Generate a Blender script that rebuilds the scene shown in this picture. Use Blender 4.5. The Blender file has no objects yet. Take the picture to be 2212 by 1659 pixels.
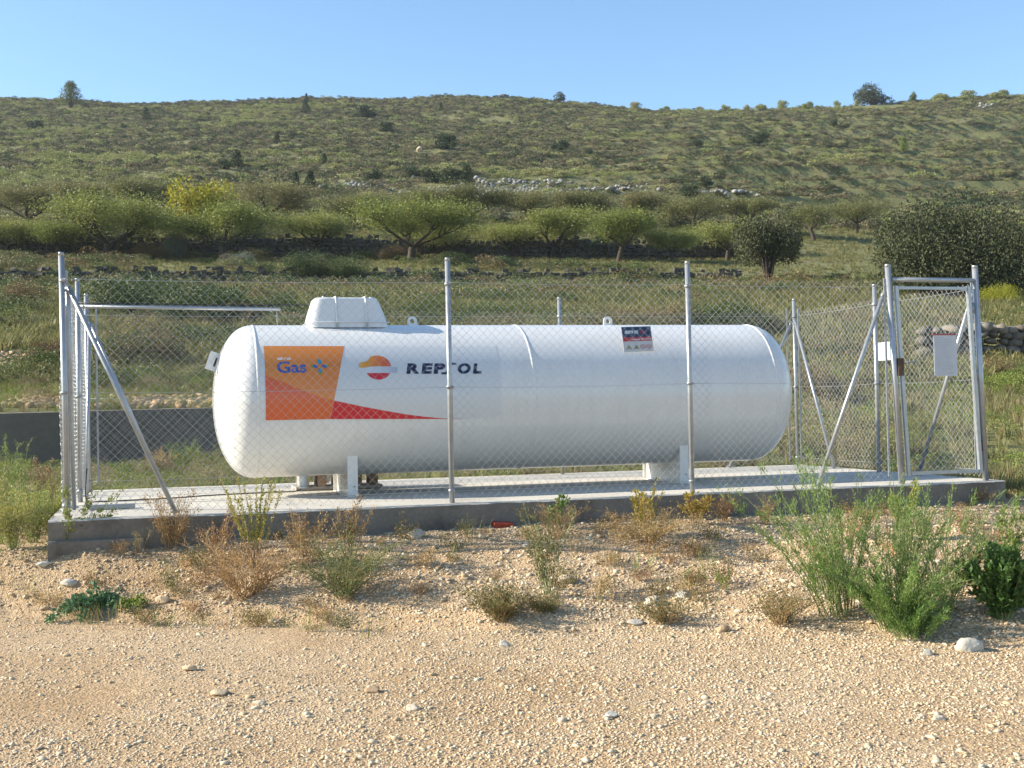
import bpy, bmesh, math, random
import numpy as np
from mathutils import Vector, Matrix

# ------------------------------------------------------------------ camera, light, exposure
sc = bpy.context.scene
COL = sc.collection
F_PX, PITCH, ROLL, CAM_H = 1230.9, 0.0187, 0.0203, 0.768
cam_data = bpy.data.cameras.new('camera')
cam = bpy.data.objects.new('camera', cam_data)
COL.objects.link(cam)
cam_data.sensor_width = 36.0
cam_data.lens = F_PX / 1024 * 36.0
cam_data.clip_start = 0.1
cam_data.clip_end = 5000
_f = Vector((0, math.cos(PITCH), math.sin(PITCH)))
_u = Vector((0, -math.sin(PITCH), math.cos(PITCH)))
_r = Vector((1, 0, 0))
_c, _s = math.cos(ROLL), math.sin(ROLL)
right = _r * _c - _u * _s
up = _r * _s + _u * _c
M = Matrix((right, up, -_f)).transposed().to_4x4()
M.translation = Vector((0, 0, CAM_H))
cam.matrix_world = M
sc.camera = cam

SUN_EL, SUN_AZ = math.radians(27.0), math.radians(-91.0)   # azimuth measured from +Y towards +X
world = bpy.data.worlds.new('World')
sc.world = world
world.use_nodes = True
wn = world.node_tree.nodes
sky = wn.new('ShaderNodeTexSky')
sky.sky_type = 'NISHITA'
sky.sun_disc = False
sky.sun_elevation = SUN_EL
sky.sun_rotation = SUN_AZ
sky.altitude = 600
sky.air_density = 1.0
sky.dust_density = 0.6
sky.ozone_density = 2.2
bg = wn['Background']
bg.inputs['Strength'].default_value = 0.104
tint = wn.new('ShaderNodeMix'); tint.data_type = 'RGBA'; tint.blend_type = 'MULTIPLY'; tint.inputs[0].default_value = 1.0
tint.inputs[7].default_value = (0.93, 1.03, 1.06, 1)          # white balance of the whole sky
world.node_tree.links.new(sky.outputs[0], tint.inputs[6]); world.node_tree.links.new(tint.outputs[2], bg.inputs['Color'])
sun_d = bpy.data.lights.new('sun', 'SUN')
sun_d.energy = 4.7
sun_d.angle = math.radians(0.55)
sun_d.color = (1.0, 0.92, 0.77)
sun = bpy.data.objects.new('sun', sun_d)
COL.objects.link(sun)
_d = Vector((math.sin(SUN_AZ) * math.cos(SUN_EL), math.cos(SUN_AZ) * math.cos(SUN_EL), math.sin(SUN_EL)))
sun.rotation_euler = _d.to_track_quat('Z', 'Y').to_euler()
sc.view_settings.view_transform = 'Standard'
sc.view_settings.look = 'None'
sc.view_settings.exposure = 1.2
sc.view_settings.gamma = 1.0
sc.view_settings.use_curve_mapping = False

rnd = random.Random(7)
rng = np.random.default_rng(11)

# ------------------------------------------------------------------ frame of the fence
A = 0.2831
U = Vector((math.cos(A), math.sin(A), 0)); V = Vector((-math.sin(A), math.cos(A), 0)); O = Vector((-3.3403, 9.1827, 0))
def W(p, q, z=0.0): return O + U * p + V * q + Vector((0, 0, z))
LOC = Matrix.Translation(O) @ Matrix.Rotation(A, 4, 'Z')      # local (p, q, z) -> world

# ------------------------------------------------------------------ noise and terrain
def _hash(ix, iy, seed):
    h = (ix.astype(np.int64) * 374761393 + iy.astype(np.int64) * 668265263 + seed * 974634777) & 0xFFFFFFFF
    h = ((h ^ (h >> 13)) * 1274126177) & 0xFFFFFFFF
    return ((h ^ (h >> 16)) & 0xFFFFFF) / float(0xFFFFFF)
def vnoise(x, y, seed=0):
    x = np.asarray(x, float); y = np.asarray(y, float)
    ix = np.floor(x); iy = np.floor(y); fx = x - ix; fy = y - iy
    fx = fx * fx * (3 - 2 * fx); fy = fy * fy * (3 - 2 * fy)
    a = _hash(ix, iy, seed); b = _hash(ix + 1, iy, seed); c = _hash(ix, iy + 1, seed); d = _hash(ix + 1, iy + 1, seed)
    return (a * (1 - fx) + b * fx) * (1 - fy) + (c * (1 - fx) + d * fx) * fy - 0.5
def fbm(x, y, seed=0, oct=4):
    t = 0; a = 1.0
    for k in range(oct):
        t = t + a * vnoise(x * 2 ** k + k * 17.3, y * 2 ** k - k * 9.1, seed + k); a *= 0.5
    return t
def ss(a, b, x):
    t = np.clip((np.asarray(x, float) - a) / (b - a), 0, 1)
    return t * t * (3 - 2 * t)
PX = [-60, 5, 14, 20, 75, 75.35, 92, 92.4, 110, 160, 220, 280, 318, 330, 350, 400, 700]
PZ = [-.75, -.60, -.18, .85, 8.25, 9.05, 11.85, 13.2, 17.0, 30.3, 48.0, 67.5, 80.0, 82.4, 83.0, 80.0, 60.0]
def warp_w(s): return ss(12, 18, s) * (1 - 0.75 * ss(110, 300, s))
def s_to_Y(X, s): return s + 0.19 * X * warp_w(s)
def Y_to_s(X, Y):
    s = np.array(Y, float)
    for _ in range(6): s = Y - 0.19 * X * warp_w(s)
    return s
def step_mask(X):   # where the concrete retaining wall stands (left of the tank centre)
    return 1 - ss(0.2, 2.5, X)
def terr(X, s):
    X = np.asarray(X, float); s = np.asarray(s, float); Y = s_to_Y(X, s)
    z = np.interp(s, PX, PZ)
    smooth_ = np.interp(s, [-60, 5, 14, 20, 48, 75, 92, 110, 160], [-.75, -.60, -.18, .85, 4.75, 8.75, 12.6, 17.0, 30.3])
    mr_ = ss(.17, .23, X / np.maximum(Y, 1)) * (1 - ss(108, 112, s)); z = z * (1 - mr_) + smooth_ * mr_
    # flat yard between slab and the retaining wall
    yard = np.where(s < 20.0, -0.12 + 0.008 * (s - 14), np.where(s < 20.25, 0.78, 0.78 + (s - 20.2) * 0.143))
    m = step_mask(X) * ss(11, 13, s) * (1 - ss(34, 50, s))
    z = z * (1 - m) + yard * m
    # foreground: flat gravel, bank up to the slab
    Xc = np.maximum(X, -3.3)
    Zf = 7.6 - 0.30 * Xc
    Zs = 9.18 + 0.291 * (Xc + 3.34) - 0.12
    t = (Y - Zf) / np.maximum(Zs - Zf, 0.6)
    near = -0.62 - 0.02 * (7.6 - np.clip(Y, -50, 7.6)) / 2 + 0.40 * (0.55 * ss(0, 1, t) + 0.45 * np.clip(t, 0, 1) ** 0.7)
    near = near + 0.05 * ss(-.12, .12, t) * fbm(X * 1.1, Y * 1.6, 3) * 2 * (1 - .6 * ss(.7, 1, t))
    near = near + 0.012 * fbm(X * 2.3, Y * 2.3, 9) + 0.006 * fbm(X * 9, Y * 9, 5, 2) * (1 + 2 * ss(0, .2, t))
    behind = ss(0, 1.2, (Y - (Zs + 3.4)))
    z = near * (1 - behind) + np.maximum(z, -0.22) * behind
    far = ss(13, 24, s)
    z = z + far * (0.10 * fbm(X * .5, Y * .5, 21) + 0.04 * fbm(X * 2, Y * 2, 22, 2))
    hill = ss(112, 150, s)
    z = z + hill * (2.2 * fbm(X * .022, Y * .03, 31, 3) + .8 * fbm(X * .08, Y * .12, 33, 3))
    ratio = X / np.maximum(Y, 1)
    # eroded terraces on the right flank of the hill
    stp = s / 8.0 + .34 * fbm(X * .025, Y * .006, 41, 3)
    fr = stp - np.floor(stp)
    tr = ss(.02, .2, ratio + .02 * fbm(X * .05, Y * .05, 44, 2)) * ss(118, 135, s) * (1 - ss(250, 290, s))
    z = z + tr * 3.4 * (ss(.43, .53, fr) - fr + .02)
    z = z - 5.0 * ss(-.1, .45, ratio) * ss(200, 320, s) * (1 - .9 * ss(.15, .42, ratio))
    z = z + 1.6 * ss(-.1, -.42, ratio) * ss(200, 320, s)
    return z
def ground_z(x, y):
    s = Y_to_s(np.asarray(x, float), np.asarray(y, float))
    return terr(x, s)
def gz(x, y): return float(ground_z(np.array([x]), np.array([y]))[0])

def ray_dir(px, py):
    X = px - 512; Y = py - 384
    a = _c * X - _s * Y; b = _s * X + _c * Y
    h = -b / F_PX
    return np.array([a / F_PX, math.cos(PITCH) - h * math.sin(PITCH), math.sin(PITCH) + h * math.cos(PITCH)])
_T = np.concatenate([np.arange(3, 20, .02), np.arange(20, 130, .12), np.arange(130, 500, .5)])
def hit(px, py):
    """world point where the line of sight through a picture point meets the ground"""
    d = ray_dir(px, py)
    P = d[None, :] * _T[:, None]
    g = ground_z(P[:, 0], P[:, 1])
    below = np.nonzero(P[:, 2] + CAM_H < g)[0]
    if len(below): k = below[0]
    else:                                    # just over the crest: the nearest point of the crest itself
        far = np.where((_T > 150) & (_T < 345), (g - P[:, 2] - CAM_H) / _T, -9); k = int(np.argmax(far))
    return Vector((P[k, 0], P[k, 1], g[k]))
def D(x, y): return hit(x * .46293, y * .46293)       # the same from the 2212 px wide view of the photograph
def at_depth(px, py, Y):
    d = ray_dir(px, py); t = Y / d[1]
    return Vector((d[0] * t, Y, d[2] * t + CAM_H))

# ------------------------------------------------------------------ mesh helpers
def tag(o, label=None, cat=None, group=None, kind=None):
    if label: o['label'] = label
    if cat: o['category'] = cat
    if group: o['group'] = group
    if kind: o['kind'] = kind
    return o
def link(name, me, parent=None):
    o = bpy.data.objects.new(name, me); COL.objects.link(o)
    if parent is not None: o.parent = parent
    return o
def empty(name, loc=(0, 0, 0), rz=0.0):
    o = bpy.data.objects.new(name, None); COL.objects.link(o)
    o.location = loc; o.rotation_euler = (0, 0, rz); o.empty_display_size = .2
    return o
def mesh_from(name, verts, faces, mats, smooth=False, midx=None):
    me = bpy.data.meshes.new(name)
    verts = np.asarray(verts, float)
    if isinstance(faces, np.ndarray):
        n, k = faces.shape
        me.vertices.add(len(verts)); me.vertices.foreach_set('co', verts.ravel())
        me.loops.add(n * k); me.loops.foreach_set('vertex_index', faces.ravel().astype(np.int32))
        me.polygons.add(n); me.polygons.foreach_set('loop_start', (np.arange(n) * k).astype(np.int32))
        me.update(calc_edges=True)
    else:
        me.from_pydata(verts.tolist(), [], faces)
    for m in (mats if isinstance(mats, (list, tuple)) else [mats]):
        if m: me.materials.append(m)
    if midx is not None: me.polygons.foreach_set('material_index', np.asarray(midx, np.int32))
    if smooth: me.polygons.foreach_set('use_smooth', np.ones(len(me.polygons), bool))
    me.update()
    return me
class MB:
    """collects simple solids and builds them as one mesh"""
    def __init__(self): self.v = []; self.f = []
    def add(self, vs, fs):
        b = len(self.v); self.v += [tuple(x) for x in vs]; self.f += [tuple(i + b for i in q) for q in fs]; return self
    def box(self, c, size, rot=None):
        x, y, z = [k / 2 for k in size]; c = Vector(c)
        R = rot if rot is not None else Matrix.Identity(3)
        vs = [c + R @ Vector((a, b, d)) for a in (-x, x) for b in (-y, y) for d in (-z, z)]
        return self.add(vs, [(0, 1, 3, 2), (4, 6, 7, 5), (0, 4, 5, 1), (2, 3, 7, 6), (0, 2, 6, 4), (1, 5, 7, 3)])
    def tube(self, pts, r, n=8, caps=True, r2=None):
        pts = [Vector(p) for p in pts]; rings = []
        t0 = (pts[1] - pts[0]).normalized()
        ref = Vector((0, 0, 1)) if abs(t0.z) < .9 else Vector((1, 0, 0))
        for i, p in enumerate(pts):
            t = (pts[min(i + 1, len(pts) - 1)] - pts[max(i - 1, 0)]).normalized()
            a = t.cross(ref).normalized(); b = t.cross(a)
            rr = r if r2 is None else r + (r2 - r) * i / (len(pts) - 1)
            rings.append([p + (a * math.cos(2 * math.pi * k / n) + b * math.sin(2 * math.pi * k / n)) * rr for k in range(n)])
        vs = [q for g in rings for q in g]; fs = []
        for i in range(len(rings) - 1):
            for k in range(n):
                fs.append((i * n + k, i * n + (k + 1) % n, (i + 1) * n + (k + 1) % n, (i + 1) * n + k))
        if caps: fs.append(tuple(range(n))[::-1]); fs.append(tuple((len(rings) - 1) * n + k for k in range(n)))
        return self.add(vs, fs)
    def build(self, name, mat, parent=None, smooth=False, bevel=0):
        me = mesh_from(name, self.v, self.f, mat, smooth)
        bm = bmesh.new(); bm.from_mesh(me)
        if bevel: bmesh.ops.bevel(bm, geom=bm.edges[:], offset=bevel, segments=2, affect='EDGES', profile=.6)
        bmesh.ops.recalc_face_normals(bm, faces=bm.faces); bm.to_mesh(me); bm.free()
        if smooth:
            me.polygons.foreach_set('use_smooth', [len(p.vertices) <= 4 for p in me.polygons])
        return link(name, me, parent)

# ------------------------------------------------------------------ materials
def new_mat(name):
    m = bpy.data.materials.new(name); m.use_nodes = True
    return m, m.node_tree.nodes, m.node_tree.links, m.node_tree.nodes['Principled BSDF']
def tex_noise(N, L, scale, coord, detail=4, rough=.55):
    t = N.new('ShaderNodeTexNoise'); t.inputs['Scale'].default_value = scale; t.inputs['Detail'].default_value = detail
    t.inputs['Roughness'].default_value = rough
    L.new(coord, t.inputs['Vector']); return t
def ramp(N, L, fac, stops):
    r = N.new('ShaderNodeValToRGB'); e = r.color_ramp.elements
    while len(e) < len(stops): e.new(.5)
    for k, (p, c) in enumerate(stops): e[k].position = p; e[k].color = (*c, 1)
    if fac is not None: L.new(fac, r.inputs['Fac'])
    return r
def mix(N, L, fac, a, b, mode='MIX'):
    m = N.new('ShaderNodeMix'); m.data_type = 'RGBA'; m.blend_type = mode
    for sock, val in ((m.inputs[0], fac), (m.inputs[6], a), (m.inputs[7], b)):
        if hasattr(val, 'links') or hasattr(val, 'is_linked'): L.new(val, sock)
        elif isinstance(val, (int, float)): sock.default_value = val
        else: sock.default_value = (*val, 1)
    return m.outputs[2]
def simple(name, col, rough=.5, metal=0.0, var=.12, scale=6, bump=0.0, bscale=60, spec=.5, coat=0.0):
    m, N, L, B = new_mat(name)
    tc = N.new('ShaderNodeTexCoord').outputs['Object']
    t = tex_noise(N, L, scale, tc)
    dark = tuple(c * (1 - var) for c in col); lite = tuple(min(1, c * (1 + var)) for c in col)
    r = ramp(N, L, t.outputs['Fac'], [(.3, dark), (.7, lite)])
    L.new(r.outputs[0], B.inputs['Base Color'])
    B.inputs['Roughness'].default_value = rough; B.inputs['Metallic'].default_value = metal
    B.inputs['Specular IOR Level'].default_value = spec; B.inputs['Coat Weight'].default_value = coat
    B.inputs['Coat Roughness'].default_value = .08
    if bump:
        t2 = tex_noise(N, L, bscale, tc, 6); b = N.new('ShaderNodeBump'); b.inputs['Strength'].default_value = bump
        b.inputs['Distance'].default_value = .01
        L.new(t2.outputs['Fac'], b.inputs['Height']); L.new(b.outputs[0], B.inputs['Normal'])
    return m
def leafy(name, cols, trans=.25, rough=.55, per_part=True, scale=1.2):
    """foliage: colour varies from one instance to the next and inside the plant"""
    m, N, L, B = new_mat(name)
    info = N.new('ShaderNodeObjectInfo').outputs['Random']
    geo = N.new('ShaderNodeNewGeometry').outputs['Random Per Island']
    tc = N.new('ShaderNodeTexCoord').outputs['Object']
    t = tex_noise(N, L, scale, tc, 3)
    a = N.new('ShaderNodeMath'); a.operation = 'MULTIPLY_ADD'; a.inputs[1].default_value = .45
    L.new(geo, a.inputs[0])
    b = N.new('ShaderNodeMath'); b.operation = 'MULTIPLY_ADD'; b.inputs[1].default_value = .35; b.inputs[2].default_value = 0.0
    L.new(info, b.inputs[0]); L.new(b.outputs[0], a.inputs[2])
    c = N.new('ShaderNodeMath'); c.operation = 'MULTIPLY_ADD'; c.inputs[1].default_value = .4
    L.new(t.outputs['Fac'], c.inputs[0]); L.new(a.outputs[0], c.inputs[2])
    n = len(cols)
    r = ramp(N, L, c.outputs[0], [(.12 + .76 * k / (n - 1), cols[k]) for k in range(n)])
    L.new(r.outputs[0], B.inputs['Base Color'])
    B.inputs['Roughness'].default_value = rough; B.inputs['Specular IOR Level'].default_value = .3
    tr = N.new('ShaderNodeBsdfTranslucent'); L.new(r.outputs[0], tr.inputs['Color'])
    mx = N.new('ShaderNodeMixShader'); mx.inputs[0].default_value = trans
    L.new(B.outputs[0], mx.inputs[1]); L.new(tr.outputs[0], mx.inputs[2])
    L.new(mx.outputs[0], N['Material Output'].inputs['Surface'])
    return m

galv = simple('galvanised_steel', (.38, .395, .41), .36, .55, .10, 14, .05, 40)
galv_dull = simple('galvanised_dull', (.33, .34, .35), .45, .5, .15, 20)
wire_m = simple('galvanised_wire', (.38, .39, .40), .42, .35, .08, 10)
rust = simple('rust', (.13, .075, .05), .8, .1, .4, 30, .3, 90)
white = simple('white_tank_paint', (.69, .68, .66), .24, 0, .015, 1.3, .012, 7, .5, .3)
def weathered(name, col, rough):
    m, N, L, B = new_mat(name)
    tc = N.new('ShaderNodeTexCoord').outputs['Object']
    mp = N.new('ShaderNodeMapping'); mp.inputs['Scale'].default_value = (9, 9, .7); L.new(tc, mp.inputs[0])
    st_ = tex_noise(N, L, 1.6, mp.outputs[0], 6, .65); bl = tex_noise(N, L, 1.1, tc, 4)
    a = ramp(N, L, st_.outputs['Fac'], [(.30, (.94, .93, .91)), (.52, (1, 1, 1))]); b = ramp(N, L, bl.outputs['Fac'], [(.3, (.955, .95, .94)), (.65, (1, 1, 1))])
    c = mix(N, L, 1.0, mix(N, L, 1.0, col, a.outputs[0], 'MULTIPLY'), b.outputs[0], 'MULTIPLY'); L.new(c, B.inputs['Base Color'])
    rr_ = N.new('ShaderNodeMapRange'); rr_.inputs[3].default_value = rough - .05; rr_.inputs[4].default_value = rough + .16; L.new(bl.outputs['Fac'], rr_.inputs[0]); L.new(rr_.outputs[0], B.inputs['Roughness'])
    B.inputs['Specular IOR Level'].default_value = .5; B.inputs['Coat Weight'].default_value = .35; B.inputs['Coat Roughness'].default_value = .07
    w2 = tex_noise(N, L, 2.2, tc, 3); bb_ = N.new('ShaderNodeBump'); bb_.inputs['Distance'].default_value = .012; bb_.inputs['Strength'].default_value = .10
    L.new(w2.outputs['Fac'], bb_.inputs['Height']); L.new(bb_.outputs[0], B.inputs['Normal'])
    return m
white = weathered('white_tank_paint', (.72, .71, .69), .22)
white2 = simple('white_hood_paint', (.70, .70, .69), .30, 0, .02, 3, 0.01, 9)
black_pl = simple('black_cable', (.02, .02, .02), .5)
bark = simple('bark', (.055, .040, .028), .9, 0, .35, 12, .6, 40)
stem_dry = simple('dry_stem', (.36, .23, .11), .8, 0, .25, 20)
stem_grn = simple('green_stem', (.20, .24, .09), .7, 0, .25, 20)

def ground_material():
    m, N, L, B = new_mat('earth_and_gravel')
    tc = N.new('ShaderNodeTexCoord').outputs['Object']
    gravel = N.new('ShaderNodeAttribute'); gravel.attribute_name = 'gravel'
    # gravelly sand
    n1 = tex_noise(N, L, .9, tc, 6); n2 = tex_noise(N, L, 28, tc, 5, .7)
    sand = ramp(N, L, n1.outputs['Fac'], [(.28, (.54, .395, .235)), (.5, (.63, .485, .31)), (.75, (.69, .565, .395))])
    fine = ramp(N, L, n2.outputs['Fac'], [(.3, (.62, .58, .55)), (.72, (1.22, 1.2, 1.18))])
    sandc = mix(N, L, 1.0, sand.outputs[0], fine.outputs[0], 'MULTIPLY')
    vo = N.new('ShaderNodeTexVoronoi'); vo.inputs['Scale'].default_value = 75; L.new(tc, vo.inputs['Vector'])
    peb = ramp(N, L, vo.outputs['Distance'], [(.1, (1.12, 1.1, 1.08)), (.6, (.66, .6, .55))])
    sandc = mix(N, L, .75, sandc, mix(N, L, 1.0, sandc, peb.outputs[0], 'MULTIPLY'))
    # dry hill soil with thin grass
    h1 = tex_noise(N, L, .16, tc, 8, .6); h2 = tex_noise(N, L, 1.9, tc, 8, .7); h3 = tex_noise(N, L, 9, tc, 4, .7)
    hc1 = ramp(N, L, h1.outputs['Fac'], [(.32, (.130, .142, .058)), (.5, (.172, .172, .076)), (.7, (.215, .19, .10))])
    hc2 = ramp(N, L, h2.outputs['Fac'], [(.3, (.62, .66, .60)), (.5, (1.0, 1.0, 1.0)), (.72, (1.3, 1.22, 1.12))])
    hc3 = ramp(N, L, h3.outputs['Fac'], [(.3, (.75, .75, .75)), (.7, (1.25, 1.25, 1.25))])
    hill = mix(N, L, 1.0, mix(N, L, 1.0, hc1.outputs[0], hc2.outputs[0], 'MULTIPLY'), hc3.outputs[0], 'MULTIPLY')
    col = mix(N, L, gravel.outputs['Fac'], hill, sandc)
    L.new(col, B.inputs['Base Color'])
    B.inputs['Roughness'].default_value = .95; B.inputs['Specular IOR Level'].default_value = .15
    b1 = N.new('ShaderNodeBump'); b1.inputs['Distance'].default_value = .012; b1.inputs['Strength'].default_value = .7
    L.new(vo.outputs['Distance'], b1.inputs['Height']); b1.invert = True
    b2 = N.new('ShaderNodeBump'); b2.inputs['Distance'].default_value = .03; b2.inputs['Strength'].default_value = .8
    L.new(n2.outputs['Fac'], b2.inputs['Height']); L.new(b1.outputs[0], b2.inputs['Normal']); L.new(b2.outputs[0], B.inputs['Normal'])
    return m

# ------------------------------------------------------------------ the ground, one sheet
def build_ground():
    rows = np.unique(np.concatenate([np.linspace(-60, 3, 22), np.arange(3, 12.2, .045), np.arange(12.2, 19.9, .16), np.array([19.9, 19.97, 20.03, 20.2]),
        np.arange(20.4, 74.8, .42), np.array([74.9, 75.0, 75.12, 75.25, 75.4]), np.arange(75.8, 91.9, .5), np.array([92., 92.12, 92.28, 92.42]),
        np.arange(93, 135, .7), np.arange(135, 335, 1.05), np.arange(336, 420, 4), np.arange(430, 760, 30)]))
    nt = 361
    t = np.linspace(-1, 1, nt)
    base = np.sinh(5 * t) / math.sinh(5)
    S, Tt = np.meshgrid(rows, base, indexing='ij')
    X = Tt * (60 + 1.25 * np.abs(S)); Y = s_to_Y(X, S); Z = terr(X, S)
    # sink the sheet under the slab so that nothing pokes through
    P = (X - O.x) * U.x + (Y - O.y) * U.y; Q = (X - O.x) * V.x + (Y - O.y) * V.y
    under = ss(0, .15, P + .05) * ss(0, .15, 8.05 - P) * ss(0, .12, Q) * ss(0, .15, 3.6 - Q)
    Z = Z * (1 - under) + under * np.minimum(Z, -.3)
    n, k = X.shape
    v = np.stack([X, Y, Z], -1).reshape(-1, 3)
    i = np.arange((n - 1) * (k - 1)); r = i // (k - 1); c = i % (k - 1)
    a = r * k + c
    f = np.stack([a, a + 1, a + 1 + k, a + k], 1)
    me = mesh_from('ground', v, f, ground_material(), True)
    g = 1 - ss(12.4, 14.5, Y - .25 * X + 1.0 * fbm(X * .8, Y * .8, 77))
    left = ss(.0, 1.3, -(X + 3.9) + .5 * fbm(X, Y, 78)) * ss(8.0, 9.6, Y)
    g = g * (1 - .75 * left)
    at = me.attributes.new('gravel', 'FLOAT', 'POINT'); at.data.foreach_set('value', g.reshape(-1).astype(np.float32))
    o = link('ground', me); tag(o, kind='structure')
    return o
build_ground()

# ------------------------------------------------------------------ slab
conc_m, N, L, B = new_mat('concrete')
tc = N.new('ShaderNodeTexCoord').outputs['Object']
n1 = tex_noise(N, L, 1.7, tc, 8, .65); n2 = tex_noise(N, L, 22, tc, 6, .7)
c1 = ramp(N, L, n1.outputs['Fac'], [(.25, (.40, .365, .31)), (.5, (.51, .475, .415)), (.75, (.58, .55, .485))])
c2 = ramp(N, L, n2.outputs['Fac'], [(.3, (.84, .84, .83)), (.7, (1.08, 1.08, 1.08))])
L.new(mix(N, L, 1.0, c1.outputs[0], c2.outputs[0], 'MULTIPLY'), B.inputs['Base Color'])
B.inputs['Roughness'].default_value = .9
bb = N.new('ShaderNodeBump'); bb.inputs['Distance'].default_value = .006; L.new(n2.outputs['Fac'], bb.inputs['Height']); L.new(bb.outputs[0], B.inputs['Normal'])
form_shade_m, N, L, B = new_mat('formed_concrete_shaded')  # formed sides: dirtier concrete, with the front's shade put into the darker colour
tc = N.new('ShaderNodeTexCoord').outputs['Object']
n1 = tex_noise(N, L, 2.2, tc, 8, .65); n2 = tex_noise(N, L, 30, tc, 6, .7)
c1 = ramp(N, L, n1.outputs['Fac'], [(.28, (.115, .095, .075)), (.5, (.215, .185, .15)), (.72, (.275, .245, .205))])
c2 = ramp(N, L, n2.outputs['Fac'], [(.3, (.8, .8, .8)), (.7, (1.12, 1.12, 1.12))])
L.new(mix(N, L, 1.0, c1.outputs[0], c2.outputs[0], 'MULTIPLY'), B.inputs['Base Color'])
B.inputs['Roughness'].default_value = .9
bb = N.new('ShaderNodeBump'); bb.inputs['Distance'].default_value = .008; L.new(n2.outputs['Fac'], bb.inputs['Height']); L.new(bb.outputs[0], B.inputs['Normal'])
def wobble_slab(name, p0, p1, q0, q1, z0, z1, amp, mat, nx=160, kind='structure'):
    """a cast block: its long front arris is ragged"""
    vs = []; fs = []
    for i in range(nx + 1):
        p = p0 + (p1 - p0) * i / nx
        w = amp * float(fbm(np.array([p * 3.1]), np.array([z1 * 5.0]), 51, 4)[0]); w2 = amp * float(fbm(np.array([p * 5.1]), np.array([3.3]), 52, 4)[0])
        ql = q0 + w
        vs += [W(p, ql + .01, z0), W(p, ql, z1 - .012 + w2 * .25), W(p, ql + .014, z1), W(p, q1, z1), W(p, q1, z0)]
    for i in range(nx):
        a = i * 5; b = a + 5
        for k in range(4): fs.append((a + k, b + k, b + k + 1, a + k + 1))
    fs.append((0, 1, 2, 3, 4)); e = nx * 5; fs.append((e + 4, e + 3, e + 2, e + 1, e))
    me = mesh_from(name, vs, fs, [mat, form_shade_m], False, [1 if (k < nx * 4 and k % 4 == 0) or k >= nx * 4 else 0 for k in range(len(fs))])
    bm = bmesh.new(); bm.from_mesh(me); bmesh.ops.recalc_face_normals(bm, faces=bm.faces); bm.to_mesh(me); bm.free()
    return tag(link(name, me), kind=kind)
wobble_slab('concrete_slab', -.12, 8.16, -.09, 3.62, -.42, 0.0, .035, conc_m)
wobble_slab('footing', -.12, .55, -.165, .05, -.5, -.150, .10, form_shade_m, 60)

# ------------------------------------------------------------------ fence
H = 2.0
fence = empty('chain_link_fence', W(0, 0))
tag(fence, 'galvanised chain-link fence with diagonal braces around the white tank on the concrete slab', 'fence')
fence.rotation_euler = (0, 0, A)
gate = empty('gate', W(7.1, 0)); gate.rotation_euler = (0, 0, A)
tag(gate, 'narrow galvanised mesh gate with a white notice, closed at the right end of the fence', 'gate')
def lf(p, q, z): return Vector((p, q, z))               # fence-local coordinates
# where each post stands and how far its top leans along the fence
posts = {'P1': (0, 0, .012, -.010), 'P2': (2.952, 0, 0, 0), 'P3': (5.074, 0, 0, 0), 'L1': (0, 1.847, .0, 0), 'L2': (0, 3.313, 0, 0),
         'BM': (5.049, 3.424, 0, 0), 'BR': (8.006, 3.424, 0, 0), 'RM': (8.006, 1.711, 0, 0), 'BL2': (2.4, 3.424, 0, 0)}
def post(name, a, b, r, parent=None, cap=True, mat=None):
    m = MB().tube([a, b], r, 14); o = m.build(name, mat or galv, parent, True)
    if cap:
        c = MB().tube([b - Vector((0, 0, .02)), b + Vector((0, 0, .002)), b + Vector((0, 0, .006))], r + .0012, 14, r2=r * .9)
        c.build('post_cap', galv, o, True)
    return o
for k, (p, q, lean_b, lean_t) in posts.items():
    post('post', lf(p + lean_b, q, -.1), lf(p + lean_t, q, H - .012), .0215, fence)
pA = post('gate_post', lf(7.096 + .048, 0, -.1), lf(7.096 - .045, 0, H - .012), .027, fence)
pB = post('gate_post', lf(8.006 + .03, 0, -.1), lf(8.006 - .03, 0, H - .012), .027, fence)
# header tube over the gate
MB().tube([lf(7.085, 0, 1.855), lf(7.965, 0, 1.855)], .021, 12).build('gate_header', galv, fence, True)
def brace(p0, q0, z0, p1, q1, z1, r=.0185, base=True):
    a = lf(p0, q0, z0); b = lf(p1, q1, z1)
    o = MB().tube([a, b], r, 12).build('brace', galv, fence, True)
    if base:
        d = (b - a).normalized()
        MB().box(a + Vector((0, 0, .0)) + d * .01, (.07, .05, .012)).build('brace_clamp', galv_dull, o)
        MB().tube([b + Vector((-.035, -.01, -.03)), b + Vector((.035, .01, -.03))], .011, 8).build('brace_bolt', galv_dull, o, True)
    return o
brace(.79, 0.03, .01, .035, .03, 1.74)          # corner P1, along the front
brace(.0, .95, .01, .03, .035, 1.74)            # corner P1, along the side
brace(.02, 2.45, .01, .03, 3.27, 1.70)
brace(.73, 3.44, .01, .035, 3.40, 1.70)
brace(6.30, .03, .01, 7.03, .03, 1.75)          # left of the gate
brace(7.12, 3.44, .01, 7.96, 3.40, 1.72)
brace(7.99, 2.58, .01, 7.99, 3.38, 1.72)
brace(7.99, .98, .01, 7.99, .06, 1.74)
# flat bars that hold the ends of the mesh
for p, q in ((.02, .10), (.09, 3.38), (7.99, 3.30), (7.90, 3.41), (8.0, .09), (7.02, .012)):
    MB().box(lf(p, q, .97), (.018, .008, 1.80)).build('tension_bar', galv_dull, fence)
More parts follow.
